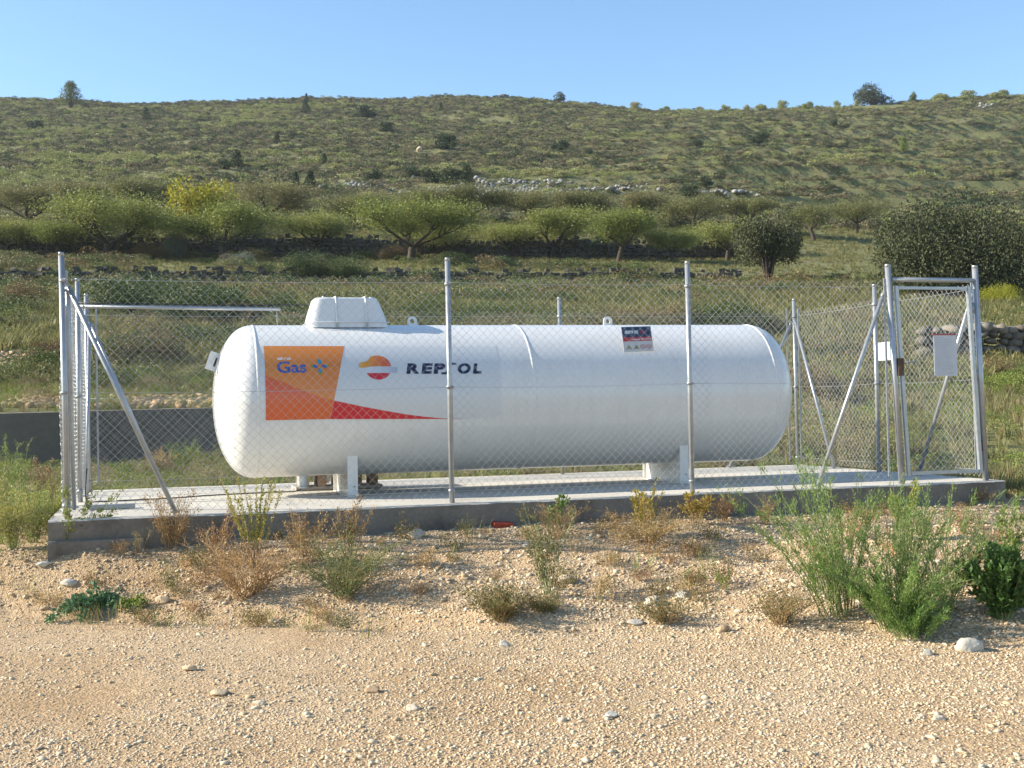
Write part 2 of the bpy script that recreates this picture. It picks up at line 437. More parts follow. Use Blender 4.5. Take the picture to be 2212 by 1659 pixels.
# clamps round the posts
for k, (p, q, a_, b_) in posts.items():
    for z in (.10, .94, 1.78):
        MB().tube([lf(p, q, z - .012), lf(p, q, z + .012)], .0285, 14).build('post_clamp', galv_dull, fence, True)
    MB().tube([lf(p - .03, q - .03, .94), lf(p + .03, q - .03, .94)], .006, 6).build('wire_tie', galv_dull, fence, True)
def tension_wires(a, b, parent):
    for z in (.10, .94, 1.79):
        n = 9; pts = []
        for i in range(n):
            t = i / (n - 1); pts.append(a.lerp(b, t) + Vector((0, 0, z - .012 * math.sin(math.pi * t) * (1 if z > .5 else .5))))
        MB().tube(pts, .0017, 5).build('tension_wire', wire_m, parent, True)
def chain_link(a, b, z0, z1, parent, seed=0):
    """interlocked zigzag wires, 50 mm mesh"""
    w = .0707; dirv = (b - a); Ln = dirv.length; dirv = np.array(dirv.normalized()); nrm = np.array([-dirv[1], dirv[0], 0.0])
    nw = int(Ln / (w / 2)); nz = int((z1 - z0) / (w / 2))
    k = np.arange(nw)[:, None]; j = np.arange(nz + 1)[None, :]
    phase = (k + j) % 2
    x = k * w / 2 + phase * (w / 2 + .0015) + 0 * j
    z = z0 + j * w / 2 + 0 * k
    bulge = .010 * np.array(fbm(x * 1.1 + seed, z * 1.3, 60 + seed, 2)) * 2
    zz = z + .004 * np.array(fbm(x * 2 + seed, z * .7, 66, 2))
    y = np.where(phase == 1, .0030, -.0030) + bulge
    P = np.array(a)[None, None, :] + x[..., None] * dirv + y[..., None] * nrm + zz[..., None] * np.array([0, 0, 1.0])
    r = .00165
    offs = [dirv * r, (-dirv * .5 + nrm * .87) * r, (-dirv * .5 - nrm * .87) * r]
    R = np.stack([P + o_ for o_ in offs], 2)          # nw, nz+1, 3, 3
    verts = R.reshape(-1, 3)
    idx = (np.arange(nw)[:, None] * (nz + 1) + np.arange(nz)[None, :]).reshape(-1)
    fs = []
    for s_ in range(3):
        t_ = (s_ + 1) % 3
        fs.append(np.stack([idx * 3 + s_, idx * 3 + t_, (idx + 1) * 3 + t_, (idx + 1) * 3 + s_], 1))
    me = mesh_from('wire_mesh', verts, np.concatenate(fs), wire_m, True)
    o = link('wire_mesh', me, parent); o['kind'] = 'stuff'
    return o
runs = [((0, 0), (2.952, 0)), ((2.952, 0), (5.074, 0)), ((5.074, 0), (7.03, 0)), ((0, 0), (0, 1.847)), ((0, 1.847), (0, 3.42)),
        ((0, 3.424), (2.4, 3.424)), ((2.4, 3.424), (5.049, 3.424)), ((5.049, 3.424), (8.0, 3.424)), ((8.006, 3.42), (8.006, 1.711)), ((8.006, 1.711), (8.006, .03))]
for i, (a, b) in enumerate(runs):
    off = Vector((0, -.028, 0)) if a[1] == b[1] == 0 else (Vector((-.028, 0, 0)) if a[0] == b[0] == 0 else (Vector((0, .028, 0)) if a[1] == b[1] else Vector((.028, 0, 0))))
    A3 = Vector((a[0], a[1], 0)) + off; B3 = Vector((b[0], b[1], 0)) + off
    chain_link(A3, B3, .035, 1.865, fence, i)
    tension_wires(A3, B3, fence)
# the gate leaf (gate-local: p from its own post)
def gl(p, z, q=0): return Vector((p + .047 * (1 - 2 * (z / 2.0)), q, z))
def bar(name, a, b, w, parent, mat=galv, d=None):
    d = d or w; t = (b - a); Ln = t.length
    R = t.to_track_quat('X', 'Z').to_matrix()
    return MB().box((a + b) / 2, (Ln, d, w), R).build(name, mat, parent, bevel=.002)
bar('stile', gl(.070, .07), gl(.070, 1.80), .034, gate); bar('stile', gl(.835, .07), gl(.835, 1.80), .034, gate)
bar('rail', gl(.092, 1.78), gl(.813, 1.78), .028, gate); bar('rail', gl(.092, .09), gl(.813, .09), .030, gate)
gm = chain_link(Vector((.10, 0, 0)), Vector((.815, 0, 0)), .11, 1.77, gate, 33)
MB().box(gl(.045, 1.06, -.012), (.06, .05, .16)).build('lock_box', rust, gate, bevel=.004)
MB().tube([gl(.07, 1.10, -.03), gl(.07, 1.10, -.09), gl(.15, 1.10, -.09)], .008, 8).build('handle', galv_dull, gate, True)
for z in (.32, .98, 1.6): MB().tube([gl(.870, z - .05), gl(.870, z + .05)], .014, 10).build('hinge', rust if z < .5 else galv_dull, gate, True)
# notice on the gate
paper = simple('notice_white', (.52, .53, .56), .4, 0, .05, 9)
ink = simple('ink_grey', (.44, .46, .50), .6); redp = simple('notice_red', (.36, .08, .07), .45)
nz_ = MB().box(gl(.53, 1.165, -.02), (.245, .004, .385)).build('notice', paper, gate)
MB().box(gl(.53, 1.352, -.02), (.245, .0055, .014)).build('red_header', redp, nz_)
tl = MB()
for i in range(17):
    zz = 1.325 - i * .0205; wd = .19 * (1 if i % 5 else .6) * (.8 + .2 * rnd.random())
    tl.box(gl(.53, zz, -.0235) + Vector((-(.20 - wd) / 2, 0, 0)), (wd, .001, .005))
tl.build('text_lines', ink, nz_)
# small white plate on the side fence
pl = empty('small_plate', LOC @ lf(7.965, 1.48, 1.0)); pl.rotation_euler = (0, 0, A)
tag(pl, 'small blank white metal plate wired to the right side fence beside its middle post', 'plate')
q_ = MB().box((0, 0, .27), (.006, .24, .19)).build('plate', paper, pl, bevel=.001)
for y_, z_ in ((-.09, .33), (.09, .33), (-.09, .21), (.09, .21)): MB().tube([(-.008, y_, z_), (.008, y_, z_)], .006, 6).build('rivet', galv_dull, q_)

# ------------------------------------------------------------------ the gas tank
TQ, TZ, TR = 1.62, 0.866, 0.690
C0, C1 = 1.50, 6.42                       # cylinder ends (welds)
tank = empty('gas_tank', W(0, 0)); tank.rotation_euler = (0, 0, A)
tag(tank, 'large white horizontal gas tank with an orange decal and black lettering on two saddle legs', 'gas tank')
def cyl(p, arc, off=0.0):                 # decal coordinates: along the tank, and up round its front from axis height
    th = arc / TR; r = TR + off
    return Vector((p, TQ - r * math.cos(th), TZ + r * math.sin(th)))
def lathe(name, prof, mat, parent, n=128, smooth=True):
    """prof: (p, radius) round the tank's axis"""
    vs = []; fs = []
    for (p, r) in prof:
        for k in range(n):
            a = 2 * math.pi * k / n; vs.append((p, TQ - r * math.cos(a), TZ + r * math.sin(a)))
    for i in range(len(prof) - 1):
        for k in range(n): fs.append((i * n + k, i * n + (k + 1) % n, (i + 1) * n + (k + 1) % n, (i + 1) * n + k))
    me = mesh_from(name, vs, fs, mat, smooth)
    bm = bmesh.new(); bm.from_mesh(me); bmesh.ops.remove_doubles(bm, verts=bm.verts, dist=1e-5)
    bmesh.ops.recalc_face_normals(bm, faces=bm.faces); bm.to_mesh(me); bm.free()
    return link(name, me, parent)
HD = .352
def se(t, n=2.15): return (abs(math.sin(t)) ** (2 / n), abs(math.cos(t)) ** (2 / n))
prof = [(C0 - HD * se(t)[1], TR * se(t)[0]) for t in np.linspace(0.0, math.pi / 2, 34)]
prof += [(C0 + (C1 - C0) * i / 20, TR) for i in range(1, 20)]
prof += [(C1 + HD * se(t)[1], TR * se(t)[0]) for t in np.linspace(math.pi / 2, 0.0, 34)]
lathe('shell', prof, white, tank)
for p in (C0, 3.97, C1):                   # weld beads
    lathe('weld_seam', [(p - .014, TR - .001), (p - .009, TR + .0035), (p, TR + .0055), (p + .009, TR + .0035), (p + .014, TR - .001)], white, tank)
# saddle legs
def saddle(p):
    hw = .045
    m = MB()
    # transverse web whose upper edge follows the shell
    n = 14; q0, q1 = TQ - .46, TQ + .46; vs = []
    for side in (-.012, .012):
        for i in range(n + 1):
            q = q0 + (q1 - q0) * i / n; h = TZ - math.sqrt(max(TR ** 2 - (q - TQ) ** 2, 0)) + .01
            vs += [(p + side, q, 0.006), (p + side, q, h)]
    fs = []; K = 2 * (n + 1)
    for i in range(n):
        a = i * 2; fs += [(a, a + 2, a + 3, a + 1), (K + a, K + a + 1, K + a + 3, K + a + 2), (a + 1, a + 3, K + a + 3, K + a + 1), (a, K + a, K + a + 2, a + 2)]
    fs += [(0, 1, K + 1, K), (K - 2, 2 * K - 2, 2 * K - 1, K - 1)]
    m.add(vs, fs); o = m.build('saddle', white, tank)
    MB().box((p, q0 - .006, .245), (hw * 2, .012, .47)).build('flange', white, o, bevel=.002)
    MB().box((p, q1 + .006, .245), (hw * 2, .012, .47)).build('flange', white, o, bevel=.002)
    MB().box((p, TQ, .005), (hw * 2.0, .94, .009)).build('foot_plate', white, o)
    for z in (.09, .40): MB().tube([(p + .012, q0 - .0115, z), (p + .012, q0 - .016, z)], .006, 8).build('bolt', rust, o)
saddle(2.325); saddle(5.52)
# lifting lugs on the crown
def lug(p):
    m = MB(); n = 20; R1, R2, h = .046, .022, TZ + TR + .038
    for side in (-.008, .008):
        pass
    outer = []; inner = []
    for k in range(n):
        a = 2 * math.pi * k / n; outer.append((math.cos(a) * R1, math.sin(a) * R1)); inner.append((math.cos(a) * R2, math.sin(a) * R2))
    vs = [(p + x, TQ + s_, h + z) for s_ in (-.008, .008) for (x, z) in outer + inner]
    fs = []; K = 2 * n
    for k in range(n):
        j = (k + 1) % n
        fs += [(k, j, n + j, n + k), (K + k, K + n + k, K + n + j, K + j), (k, K + k, K + j, j), (n + k, n + j, K + n + j, K + n + k)]
    m.add(vs, fs)
    m.box((p - .034, TQ, h - .034), (.024, .0162, .056)); m.box((p + .034, TQ, h - .034), (.024, .0162, .056))
    m.build('lifting_lug', white, tank)
lug(2.985); lug(4.945)
# plate with a slot on the left head
def slot_plate():
    ang = math.radians(20); R = Matrix.Rotation(ang, 3, 'Y')
    c = Vector((1.168, TQ - .06, 1.225)); w, h = .13, .165; sw, sh = .018, .085
    def P(x, y, z): return c + R @ Vector((x, y, z))
    X = [-w / 2, -sw / 2 + .005, sw / 2 + .005, w / 2]; Zs = [-h / 2, -sh / 2, sh / 2, h / 2]
    m = MB(); d = .035
    for i in range(3):
        for j in range(3):
            if i == 1 and j == 1: continue
            m.box(P((X[i] + X[i + 1]) / 2, 0, (Zs[j] + Zs[j + 1]) / 2), (X[i + 1] - X[i], d, Zs[j + 1] - Zs[j]), R)
    o = m.build('head_plate', white2, tank)
    MB().box(P(.005, .012, 0), (sw, .006, sh), R).build('slot_back', rust, o)
slot_plate()
# drain nozzle below
MB().tube([(1.93, TQ - .1, .20), (1.93, TQ - .1, .085)], .035, 14).build('drain_nozzle', white2, tank, True)
MB().tube([(1.93, TQ - .1, .087), (1.93, TQ - .1, .07)], .045, 14).build('drain_flange', white2, tank, True)

# valve hood
def hood():
    p0, p1, zb, zt = 1.985, 2.725, TZ + TR - .035, 1.800
    prof = []; levels = 9; vs = []; fs = []; n = 48
    def ring(ax, bx, hy, z, e):
        out = []
        for k in range(n):
            a = 2 * math.pi * k / n; c_, s_ = math.cos(a), math.sin(a)
            x = math.copysign(abs(c_) ** (2 / e), c_); y = math.copysign(abs(s_) ** (2 / e), s_)
            out.append(((ax + bx) / 2 + x * (bx - ax) / 2, TQ + y * hy, z))
        return out
    L_ = []
    for i in range(levels + 1):
        t = i / levels; z = zb + (zt - .028 - zb) * t
        L_.append((p0 + .055 * t ** 1.5 + .01 * t, p1 - .085 * t ** 1.4, .245 - .055 * t, z, 7))
    for a in np.linspace(.25, 1, 5) * math.pi / 2:
        L_.append((p0 + .065 + .028 * (1 - math.cos(a)), p1 - .085 - .028 * (1 - math.cos(a)), .19 - .028 * (1 - math.cos(a)), zt - .028 + .028 * math.sin(a), 7))
    for g in L_: vs += ring(*g)
    for i in range(len(L_) - 1):
        for k in range(n): fs.append((i * n + k, i * n + (k + 1) % n, (i + 1) * n + (k + 1) % n, (i + 1) * n + k))
    fs.append(tuple((len(L_) - 1) * n + k for k in range(n)))
    me = mesh_from('valve_hood', vs, fs, white2, True)
    bm = bmesh.new(); bm.from_mesh(me); bmesh.ops.recalc_face_normals(bm, faces=bm.faces); bm.to_mesh(me); bm.free()
    o = link('valve_hood', me, tank)
    for pc in (2.243, 2.513):              # raised joints over the hood
        m = MB(); pts = [(pc, .2465, zb + .03), (pc, .235, zb + .09), (pc, .212, zt - .10), (pc, .195, zt - .035), (pc, .185, zt - .012), (pc, .16, zt + .006)]
        path = [Vector((pc, TQ - q, z)) for _, q, z in pts] + [Vector((pc, TQ, zt + .008))] + [Vector((pc, TQ + q, z)) for _, q, z in pts[::-1]]
        m.tube(path, .0085, 6); m.build('hood_joint', white2, o, True)
        MB().box((pc, TQ - .252, zb + .02), (.018, .018, .05)).build('hood_catch', galv_dull, o)
    m = MB(); m.tube([Vector((x, TQ + y, zb + .048)) for x, y in ((p0 - .002, .2), (p0 - .002, -.19), (p0 + .05, -.249), (p1 - .05, -.249), (p1 + .001, -.19), (p1 + .001, .2))], .0045, 6)
    m.build('hood_rim', white2, o, True)
    MB().tube([(2.59, TQ, zt), (2.59, TQ, zt + .02)], .010, 8).build('vent_knob', white2, o)
hood()

# ---- print on the tank
def print_mat(name, cols, axis_x0=None, axis_x1=None, ang=0.0):
    m, N, L, B = new_mat(name)
    if len(cols) > 1:
        tc = N.new('ShaderNodeTexCoord').outputs['Object']; sx = N.new('ShaderNodeSeparateXYZ'); L.new(tc, sx.inputs[0])
        mr = N.new('ShaderNodeMapRange'); mr.inputs[1].default_value = axis_x0; mr.inputs[2].default_value = axis_x1
        L.new(sx.outputs[0], mr.inputs[0])
        r = ramp(N, L, mr.outputs[0], [(k / (len(cols) - 1), c) for k, c in enumerate(cols)]); L.new(r.outputs[0], B.inputs['Base Color'])
    else: B.inputs['Base Color'].default_value = (*cols[0], 1)
    B.inputs['Roughness'].default_value = .3; B.inputs['Specular IOR Level'].default_value = .5; B.inputs['Coat Weight'].default_value = .25; B.inputs['Coat Roughness'].default_value = .1
    return m
m_orange = print_mat('print_orange', [(.70, .235, .035), (.66, .20, .035)], 1.55, 2.3)
m_redor = print_mat('print_red_orange', [(.68, .115, .030), (.64, .13, .03)], 1.55, 2.3)
m_red = print_mat('print_red', [(.58, .012, .025)])
m_sheet = print_mat('print_pale', [(.62, .63, .63)])
m_blue = print_mat('print_blue', [(.035, .10, .38)])
m_teal = print_mat('print_teal', [(.02, .25, .42)])
m_green = print_mat('print_green', [(.16, .32, .06)])
m_navy = print_mat('print_navy', [(.008, .014, .055)])
m_white = print_mat('print_white', [(.75, .76, .78)])
m_cap = print_mat('print_sun', [(.72, .36, .03), (.70, .20, .03), (.60, .06, .03)], 2.38, 2.66)
m_band = print_mat('print_silver', [(.66, .68, .72), (.55, .58, .64), (.40, .43, .50)], 2.42, 2.71)
def wrap(name, loops, mat, parent, off, sub=.035, holes=True):
    """flat outline(s) in decal coordinates, filled, cut small and laid round the shell"""
    bm = bmesh.new()
    for lp in loops:
        vs = [bm.verts.new((x, y, 0)) for x, y in lp]
        for i in range(len(vs)): bm.edges.new((vs[i], vs[(i + 1) % len(vs)]))
    bmesh.ops.triangle_fill(bm, use_beauty=True, edges=bm.edges[:])
    ys = [v.co.y for v in bm.verts]; y = min(ys)
    y += sub
    while y < max(ys):
        bmesh.ops.bisect_plane(bm, geom=bm.verts[:] + bm.edges[:] + bm.faces[:], plane_co=(0, y, 0), plane_no=(0, 1, 0)); y += sub
    for v in bm.verts: v.co = cyl(v.co.x, v.co.y, off)
    bm.normal_update()
    for f in bm.faces:
        c = f.calc_center_median()
        if f.normal.dot(Vector((0, c.y - TQ, c.z - TZ))) < 0: f.normal_flip()
    me = bpy.data.meshes.new(name); bm.to_mesh(me); bm.free(); me.materials.append(mat)
    return link(name, me, parent)
def text_loops(txt, x0, x1, y0, y1, shear=0.0, bold=.03):
    """outlines of a word fitted to a box"""
    cu = bpy.data.curves.new('t', 'FONT'); cu.body = txt; cu.size = 1; cu.resolution_u = 4; cu.offset = bold
    o = bpy.data.objects.new('t', cu)
    me = o.to_mesh(); vs = [(v.co.x, v.co.y) for v in me.vertices]; fs = [tuple(p.vertices) for p in me.polygons]
    o.to_mesh_clear(); bpy.data.objects.remove(o); bpy.data.curves.remove(cu)
    xs = [v[0] for v in vs]; ys = [v[1] for v in vs]; a, b, c, d = min(xs), max(xs), min(ys), max(ys)
    sh = shear * (y1 - y0)
    out = []
    for x, y in vs:
        ty = (y - c) / (d - c); out.append((x0 + (x - a) / (b - a) * (x1 - x0 - sh) + sh * ty, y0 + ty * (y1 - y0)))
    return out, fs
def letters(name, items, mat, parent, mapf):
    vs = []; fs = []
    for it in items:
        v, f = it; b = len(vs); vs += [mapf(x, y) for x, y in v]; fs += [tuple(i + b for i in q) for q in f]
    me = mesh_from(name, vs, fs, mat)
    return link(name, me, parent)
def poly(pts): return (pts, [tuple(range(len(pts)))])
def strip(pts, w):
    """ribbon along a path"""
    vs = []; n = len(pts)
    for i, (x, y) in enumerate(pts):
        a = pts[max(i - 1, 0)]; b = pts[min(i + 1, n - 1)]; dx, dy = b[0] - a[0], b[1] - a[1]; l = math.hypot(dx, dy)
        ww = w[i] if isinstance(w, (list, tuple)) else w
        vs += [(x - dy / l * ww / 2, y + dx / l * ww / 2), (x + dy / l * ww / 2, y - dx / l * ww / 2)]
    return vs, [(2 * i, 2 * i + 1, 2 * i + 3, 2 * i + 2) for i in range(n - 1)]
def esh(x0, y0, x1, y1, w, shear):
    """the long leaning S"""
    H_ = y1 - y0; Wd = x1 - x0
    c = [(-.10, .06), (.10, .03), (.26, .10), (.36, .30), (.44, .60), (.52, .85), (.68, .97), (.92, .95)]
    pts = [(x0 + a * Wd, y0 + b * H_) for a, b in c]
    return strip(pts, [w * .8, w * .95, w * 1.1, w * 1.2, w * 1.2, w * 1.1, w * .95, w * .8])
sheet = wrap('decal_sheet', [[(1.545, -.172), (3.645, -.20), (3.655, .505), (1.555, .525)]], m_sheet, tank, .0012)
wrap('orange_panel', [[(1.556, -.170), (1.562, .524), (2.262, .516), (2.138, -.012), (2.105, -.171)]], m_orange, sheet, .0024)
wrap('red_orange_panel', [[(1.556, -.170), (1.558, .215), (1.68, .168), (1.82, .103), (1.93, .058), (2.03, .018), (2.138, -.012), (2.105, -.171)]], m_redor, sheet, .0034)
sw = [(2.140, -.010), (2.225, -.030), (2.40, -.070), (2.607, -.112), (2.78, -.145), (2.932, -.168), (3.10, -.188), (3.33, -.1995)]
wrap('red_swoosh', [sw + [(3.0, -.1915), (2.107, -.1715)]], m_red, sheet, .0030)
# emblem
cx, cy, R_ = 2.538, .285, .1185
def circ(a0, a1, n=22): return [(cx + R_ * math.cos(math.radians(a0 + (a1 - a0) * i / n)), cy + R_ * math.sin(math.radians(a0 + (a1 - a0) * i / n))) for i in range(n + 1)]
up_ = circ(3, 118) + [(2.455, .352), (2.430, .338), (2.400, .336), (2.380, .328), (2.371, .306), (2.374, .286), (2.386, .280), (2.422, .281), (2.47, .290), (2.54, .293), (2.60, .290)]
wrap('emblem_top', [up_], m_cap, sheet, .0034)
wrap('emblem_band', [[(2.4195, .278), (2.47, .286), (2.54, .289), (2.60, .286), (2.654, .286), (2.712, .281), (2.709, .232), (2.68, .228), (2.643, .231), (2.433, .2325)]], m_band, sheet, .0034)
wrap('emblem_base', [[(2.433, .2285)] + circ(209, 333) + [(2.643, .227)]], m_red, sheet, .0034)
# lettering
wmap = lambda x, y: cyl(x, y, .0045)
y0, y1 = .216, .318
big = [text_loops('R', 2.786, 2.926, y0, y1, .22, .058), text_loops('E', 2.922, 3.038, y0 - .001, y1 - .001, .22, .058), text_loops('P', 3.032, 3.156, y0 - .002, y1 - .003, .22, .058),
       esh(3.118, y0 - .003, 3.262, y1 - .005, .021, .2), text_loops('O', 3.250, 3.388, y0 - .006, y1 - .004, .18, .058), text_loops('L', 3.394, 3.492, y0 - .006, y1 - .008, .22, .058)]
letters('lettering', big, m_navy, sheet, wmap)
letters('lettering', [text_loops('Gas', 1.662, 1.912, .238, .350, 0, .022)], m_blue, sheet, lambda x, y: cyl(x, y, .0044))
sm = [text_loops('REP', 1.666, 1.722, .366, .388, .25, .05), esh(1.720, .366, 1.746, .388, .0045, .2), text_loops('OL', 1.744, 1.792, .366, .388, .25, .05)]
letters('lettering', sm, m_white, sheet, lambda x, y: cyl(x, y, .0044))
def petal(a, r0, r1, w):
    ca, sa = math.cos(a), math.sin(a); pts = []
    prof_ = [(0, .0), (.12, .42), (.35, .95), (.55, 1.0), (.8, .62), (1, .0)]
    out = [(r0 + (r1 - r0) * t, w * k / 2) for t, k in prof_] + [(r0 + (r1 - r0) * t, -w * k / 2) for t, k in prof_[-2:0:-1]]
    return [(2.0295 + x * ca - y * sa, .298 + x * sa + y * ca) for x, y in out]
for k in range(4):
    a = k * math.pi / 2
    wrap('petal_tip', [petal(a, .026, .078, .036)], m_green if k != 1 else m_teal, sheet, .0044)
    wrap('petal', [petal(a, .014, .062, .034)], m_blue if k in (0, 2) else m_teal, sheet, .0054)
# sign on the right part of the tank (a flat plate held off the shell)
sg = empty('tank_sign', (0, 0, 0)); sg.parent = tank
SO = Vector((4.885, TQ - .575, 1.262)); ph = math.radians(13)
sg.matrix_local = Matrix.Translation(SO) @ Matrix.Rotation(math.radians(-1.5), 4, 'Y') @ Matrix.Rotation(-ph, 4, 'X') @ Matrix.Diagonal((.93, 1, .76, 1))
SW, SH = .325, .325
MB().box((SW / 2, 0, SH / 2), (SW, .004, SH)).build('sign_plate', simple('sign_face', (.50, .50, .50), .4, 0, .03, 9), sg, bevel=.0008)
def flat(name, x0, x1, z0, z1, mat, y=-.003):
    return MB().box(((x0 + x1) / 2, y, (z0 + z1) / 2), (x1 - x0, .0016, z1 - z0)).build(name, mat, sg)
m_signnavy = print_mat('sign_navy', [(.012, .030, .075)]); m_signred = print_mat('sign_red', [(.42, .030, .035)]); m_yel = print_mat('sign_yellow', [(.42, .36, .05)])
m_ink = print_mat('sign_ink', [(.05, .05, .05)])
flat('navy_field', .006, SW - .006, .187, SH - .006, m_signnavy); flat('red_stripe', .006, SW - .006, .135, .187, m_signred)
fm = lambda x, y: Vector((x, -.0045, y))
letters('lettering', [text_loops('REP', .030, .112, .232, .272, .25, .04), esh(.106, .232, .134, .272, .008, .2), text_loops('OL', .130, .188, .232, .272, .25, .04)], m_white, sg, fm)
letters('lettering', [text_loops('GA', .192, .254, .233, .272, .25, .02), esh(.250, .232, .284, .272, .006, .2)], print_mat('sign_red_text', [(.40, .02, .03)]), sg, fm)
letters('lettering', [text_loops('Asistencia', .094, .192, .146, .168, 0, .02), text_loops('901 12 12 12', .204, .312, .146, .172, 0, .02)], m_white, sg, fm)
for i, x in enumerate((.060, .140)):
    letters('warning_triangle', [poly([(x - .030, .034), (x + .030, .034), (x, .088)])], m_ink, sg, lambda a, b: Vector((a, -.0030, b)))
    letters('triangle_fill', [poly([(x - .022, .039), (x + .022, .039), (x, .079)])], m_yel, sg, lambda a, b: Vector((a, -.0038, b)))
    letters('symbol', [poly([(x - .006, .044), (x + .007, .044), (x + .009, .054), (x, .066), (x - .008, .053)]) if i else strip([(x - .010, .046), (x, .056), (x + .010, .050)], .006)], m_ink, sg, fm)
for i, x in enumerate((.212, .278)):
    ring_ = [(x + .027 * math.cos(a), .062 + .027 * math.sin(a)) for a in np.linspace(0, 2 * math.pi, 25)]
    letters('prohibition_ring', [strip(ring_, .006), strip([(x - .018, .080), (x + .018, .044)], .005)], m_signred, sg, lambda a, b: Vector((a, -.0030, b)))
    letters('symbol', [strip([(x - .013, .056), (x + .014, .062)], .006) if i == 0 else strip([(x - .003, .048), (x + .003, .078)], .009)], m_ink, sg, lambda a, b: Vector((a, -.0026, b)))

# ---- horizontal tube from the side fence to the tank, with its cable
tray = empty('cable_tube', W(0, 0)); tray.rotation_euler = (0, 0, A)
tag(tray, 'horizontal galvanised tube from the left side fence to above the left tank end', 'tube')
MB().tube([(-.02, 1.74, 1.735), (1.77, 1.72, 1.712)], .0175, 12).build('tube', galv, tray, True)
MB().tube([(1.735, 1.72, 1.72), (1.742, 1.72, 1.545)], .004, 6).build('support_rod', galv_dull, tray)
for p in (.05, .9, 1.68): MB().tube([(p, 1.73, 1.728 - p * .013), (p + .012, 1.73, 1.728 - p * .013)], .0205, 12).build('clamp', galv_dull, tray)
cab = MB().tube([(.0, 1.735, 1.765), (.3, 1.735, 1.762), (.9, 1.73, 1.754), (1.5, 1.72, 1.747), (1.78, 1.72, 1.752), (1.90, 1.70, 1.750), (2.02, 1.66, 1.742)], .0065, 6).build('signal_cable', black_pl, None, True)
cab.matrix_world = LOC
tag(cab, 'black cable lying on the horizontal tube and entering the left end of the white hood', 'cable')
pts = [(.06, 1.82, .30), (.05, 1.80, .02), (.16, 1.75, .008), (.40, 1.74, .008), (.80, 1.82, .008), (1.05, 1.96, .008), (1.35, 2.05, .008), (1.70, 2.10, .008), (1.95, 2.14, .01), (2.0, 2.2, .08)]
e2 = MB()
sp = []
for i in range(len(pts) - 1):
    for t in (0, .25, .5, .75):
        a = Vector(pts[max(i - 1, 0)]); b = Vector(pts[i]); c = Vector(pts[i + 1]); d = Vector(pts[min(i + 2, len(pts) - 1)])
        sp.append(.5 * ((2 * b) + (c - a) * t + (2 * a - 5 * b + 4 * c - d) * t * t + (3 * b - a - 3 * c + d) * t ** 3))
ec = e2.tube(sp, .006, 6).build('earth_cable', black_pl, None, True); ec.matrix_world = LOC
tag(ec, 'thin black cable snaking over the slab from the side fence to the clay blocks', 'cable')
gb = MB().box((.30, .86, .02), (.36, .12, .035)).build('cable_duct', galv_dull, None, bevel=.004); gb.matrix_world = LOC
tag(gb, 'short flat grey metal duct lying on the slab inside the left end of the fence', 'duct')

# ---- block stand behind the tank
blk = simple('clay_block', (.30, .20, .14), .85, 0, .35, 9, .5, 50); mort = simple('mortar_grey', (.34, .31, .27), .9, 0, .25, 12, .4, 50)
st = empty('block_stand', W(0, 0)); st.rotation_euler = (0, 0, A)
tag(st, 'low stand of rough clay blocks set upright on the slab behind the left saddle leg', 'block stand')
MB().box((2.36, 2.42, .022), (.84, .44, .035)).build('base', mort, st, bevel=.006)
for i, p in enumerate((2.02, 2.19, 2.355, 2.53, 2.70)):
    MB().box((p, 2.36, .205), (.085, .30, .33), Matrix.Rotation(math.radians(rnd.uniform(-3, 3)), 3, 'Z')).build('clay_block', blk if i else mort, st, bevel=.006)
MB().box((2.36, 2.42, .392), (.86, .42, .04)).build('top', mort, st, bevel=.006)

# ------------------------------------------------------------------ walls
def rock_verts(seed, sub=1, rough=.35, flat=.7):
    bm = bmesh.new(); bmesh.ops.create_icosphere(bm, subdivisions=sub, radius=1)
    g = random.Random(seed)
    o1 = [Vector((g.gauss(0, 1), g.gauss(0, 1), g.gauss(0, 1))).normalized() for _ in range(9)]; cut = [g.uniform(.55, .9) for _ in range(9)]
    for v in bm.verts:
        c = v.co.copy()
        for nrm, ct in zip(o1, cut):
            dd = c.dot(nrm)
            if dd > ct: c -= nrm * (dd - ct)
        v.co = Vector((c.x, c.y, c.z * flat)) * (1 + g.uniform(-rough, rough) * .15)
    vs = np.array([v.co[:] for v in bm.verts]); fs = np.array([[v.index for v in f.verts] for f in bm.faces]); bm.free()
    return vs, fs
def jbox(mb, c, size, R, j, r_=rnd):
    x, y, z = [k / 2 for k in size]; c = Vector(c)
    vs = [c + R @ Vector((a * (1 - r_.random() * j), b * (1 - r_.random() * j), d * (1 - r_.random() * j))) for a in (-x, x) for b in (-y, y) for d in (-z, z)]
    mb.add(vs, [(0, 1, 3, 2), (4, 6, 7, 5), (0, 4, 5, 1), (2, 3, 7, 6), (0, 2, 6, 4), (1, 5, 7, 3)])
wallc, N, L, B = new_mat('weathered_render')
tc = N.new('ShaderNodeTexCoord').outputs['Object']; n1 = tex_noise(N, L, .7, tc, 7, .6); n2 = tex_noise(N, L, 12, tc, 5, .7)
c1 = ramp(N, L, n1.outputs['Fac'], [(.3, (.125, .102, .080)), (.7, (.175, .148, .12))]); c2 = ramp(N, L, n2.outputs['Fac'], [(.3, (.85, .85, .85)), (.7, (1.1, 1.1, 1.1))])
L.new(mix(N, L, 1.0, c1.outputs[0], c2.outputs[0], 'MULTIPLY'), B.inputs['Base Color']); B.inputs['Roughness'].default_value = .9
vs = []; fs = []; xs = np.linspace(-22, 1.2, 40)
for x in xs:
    y = 20 + .19 * x
    vs += [(x, y - .16, -.45), (x, y - .12, .835 + .01 * math.sin(x)), (x, y + .14, .845 + .01 * math.sin(x)), (x, y + .2, -.45)]
for i in range(len(xs) - 1):
    a = i * 4
    for k in range(3): fs.append((a + k, a + 4 + k, a + 5 + k, a + 1 + k))
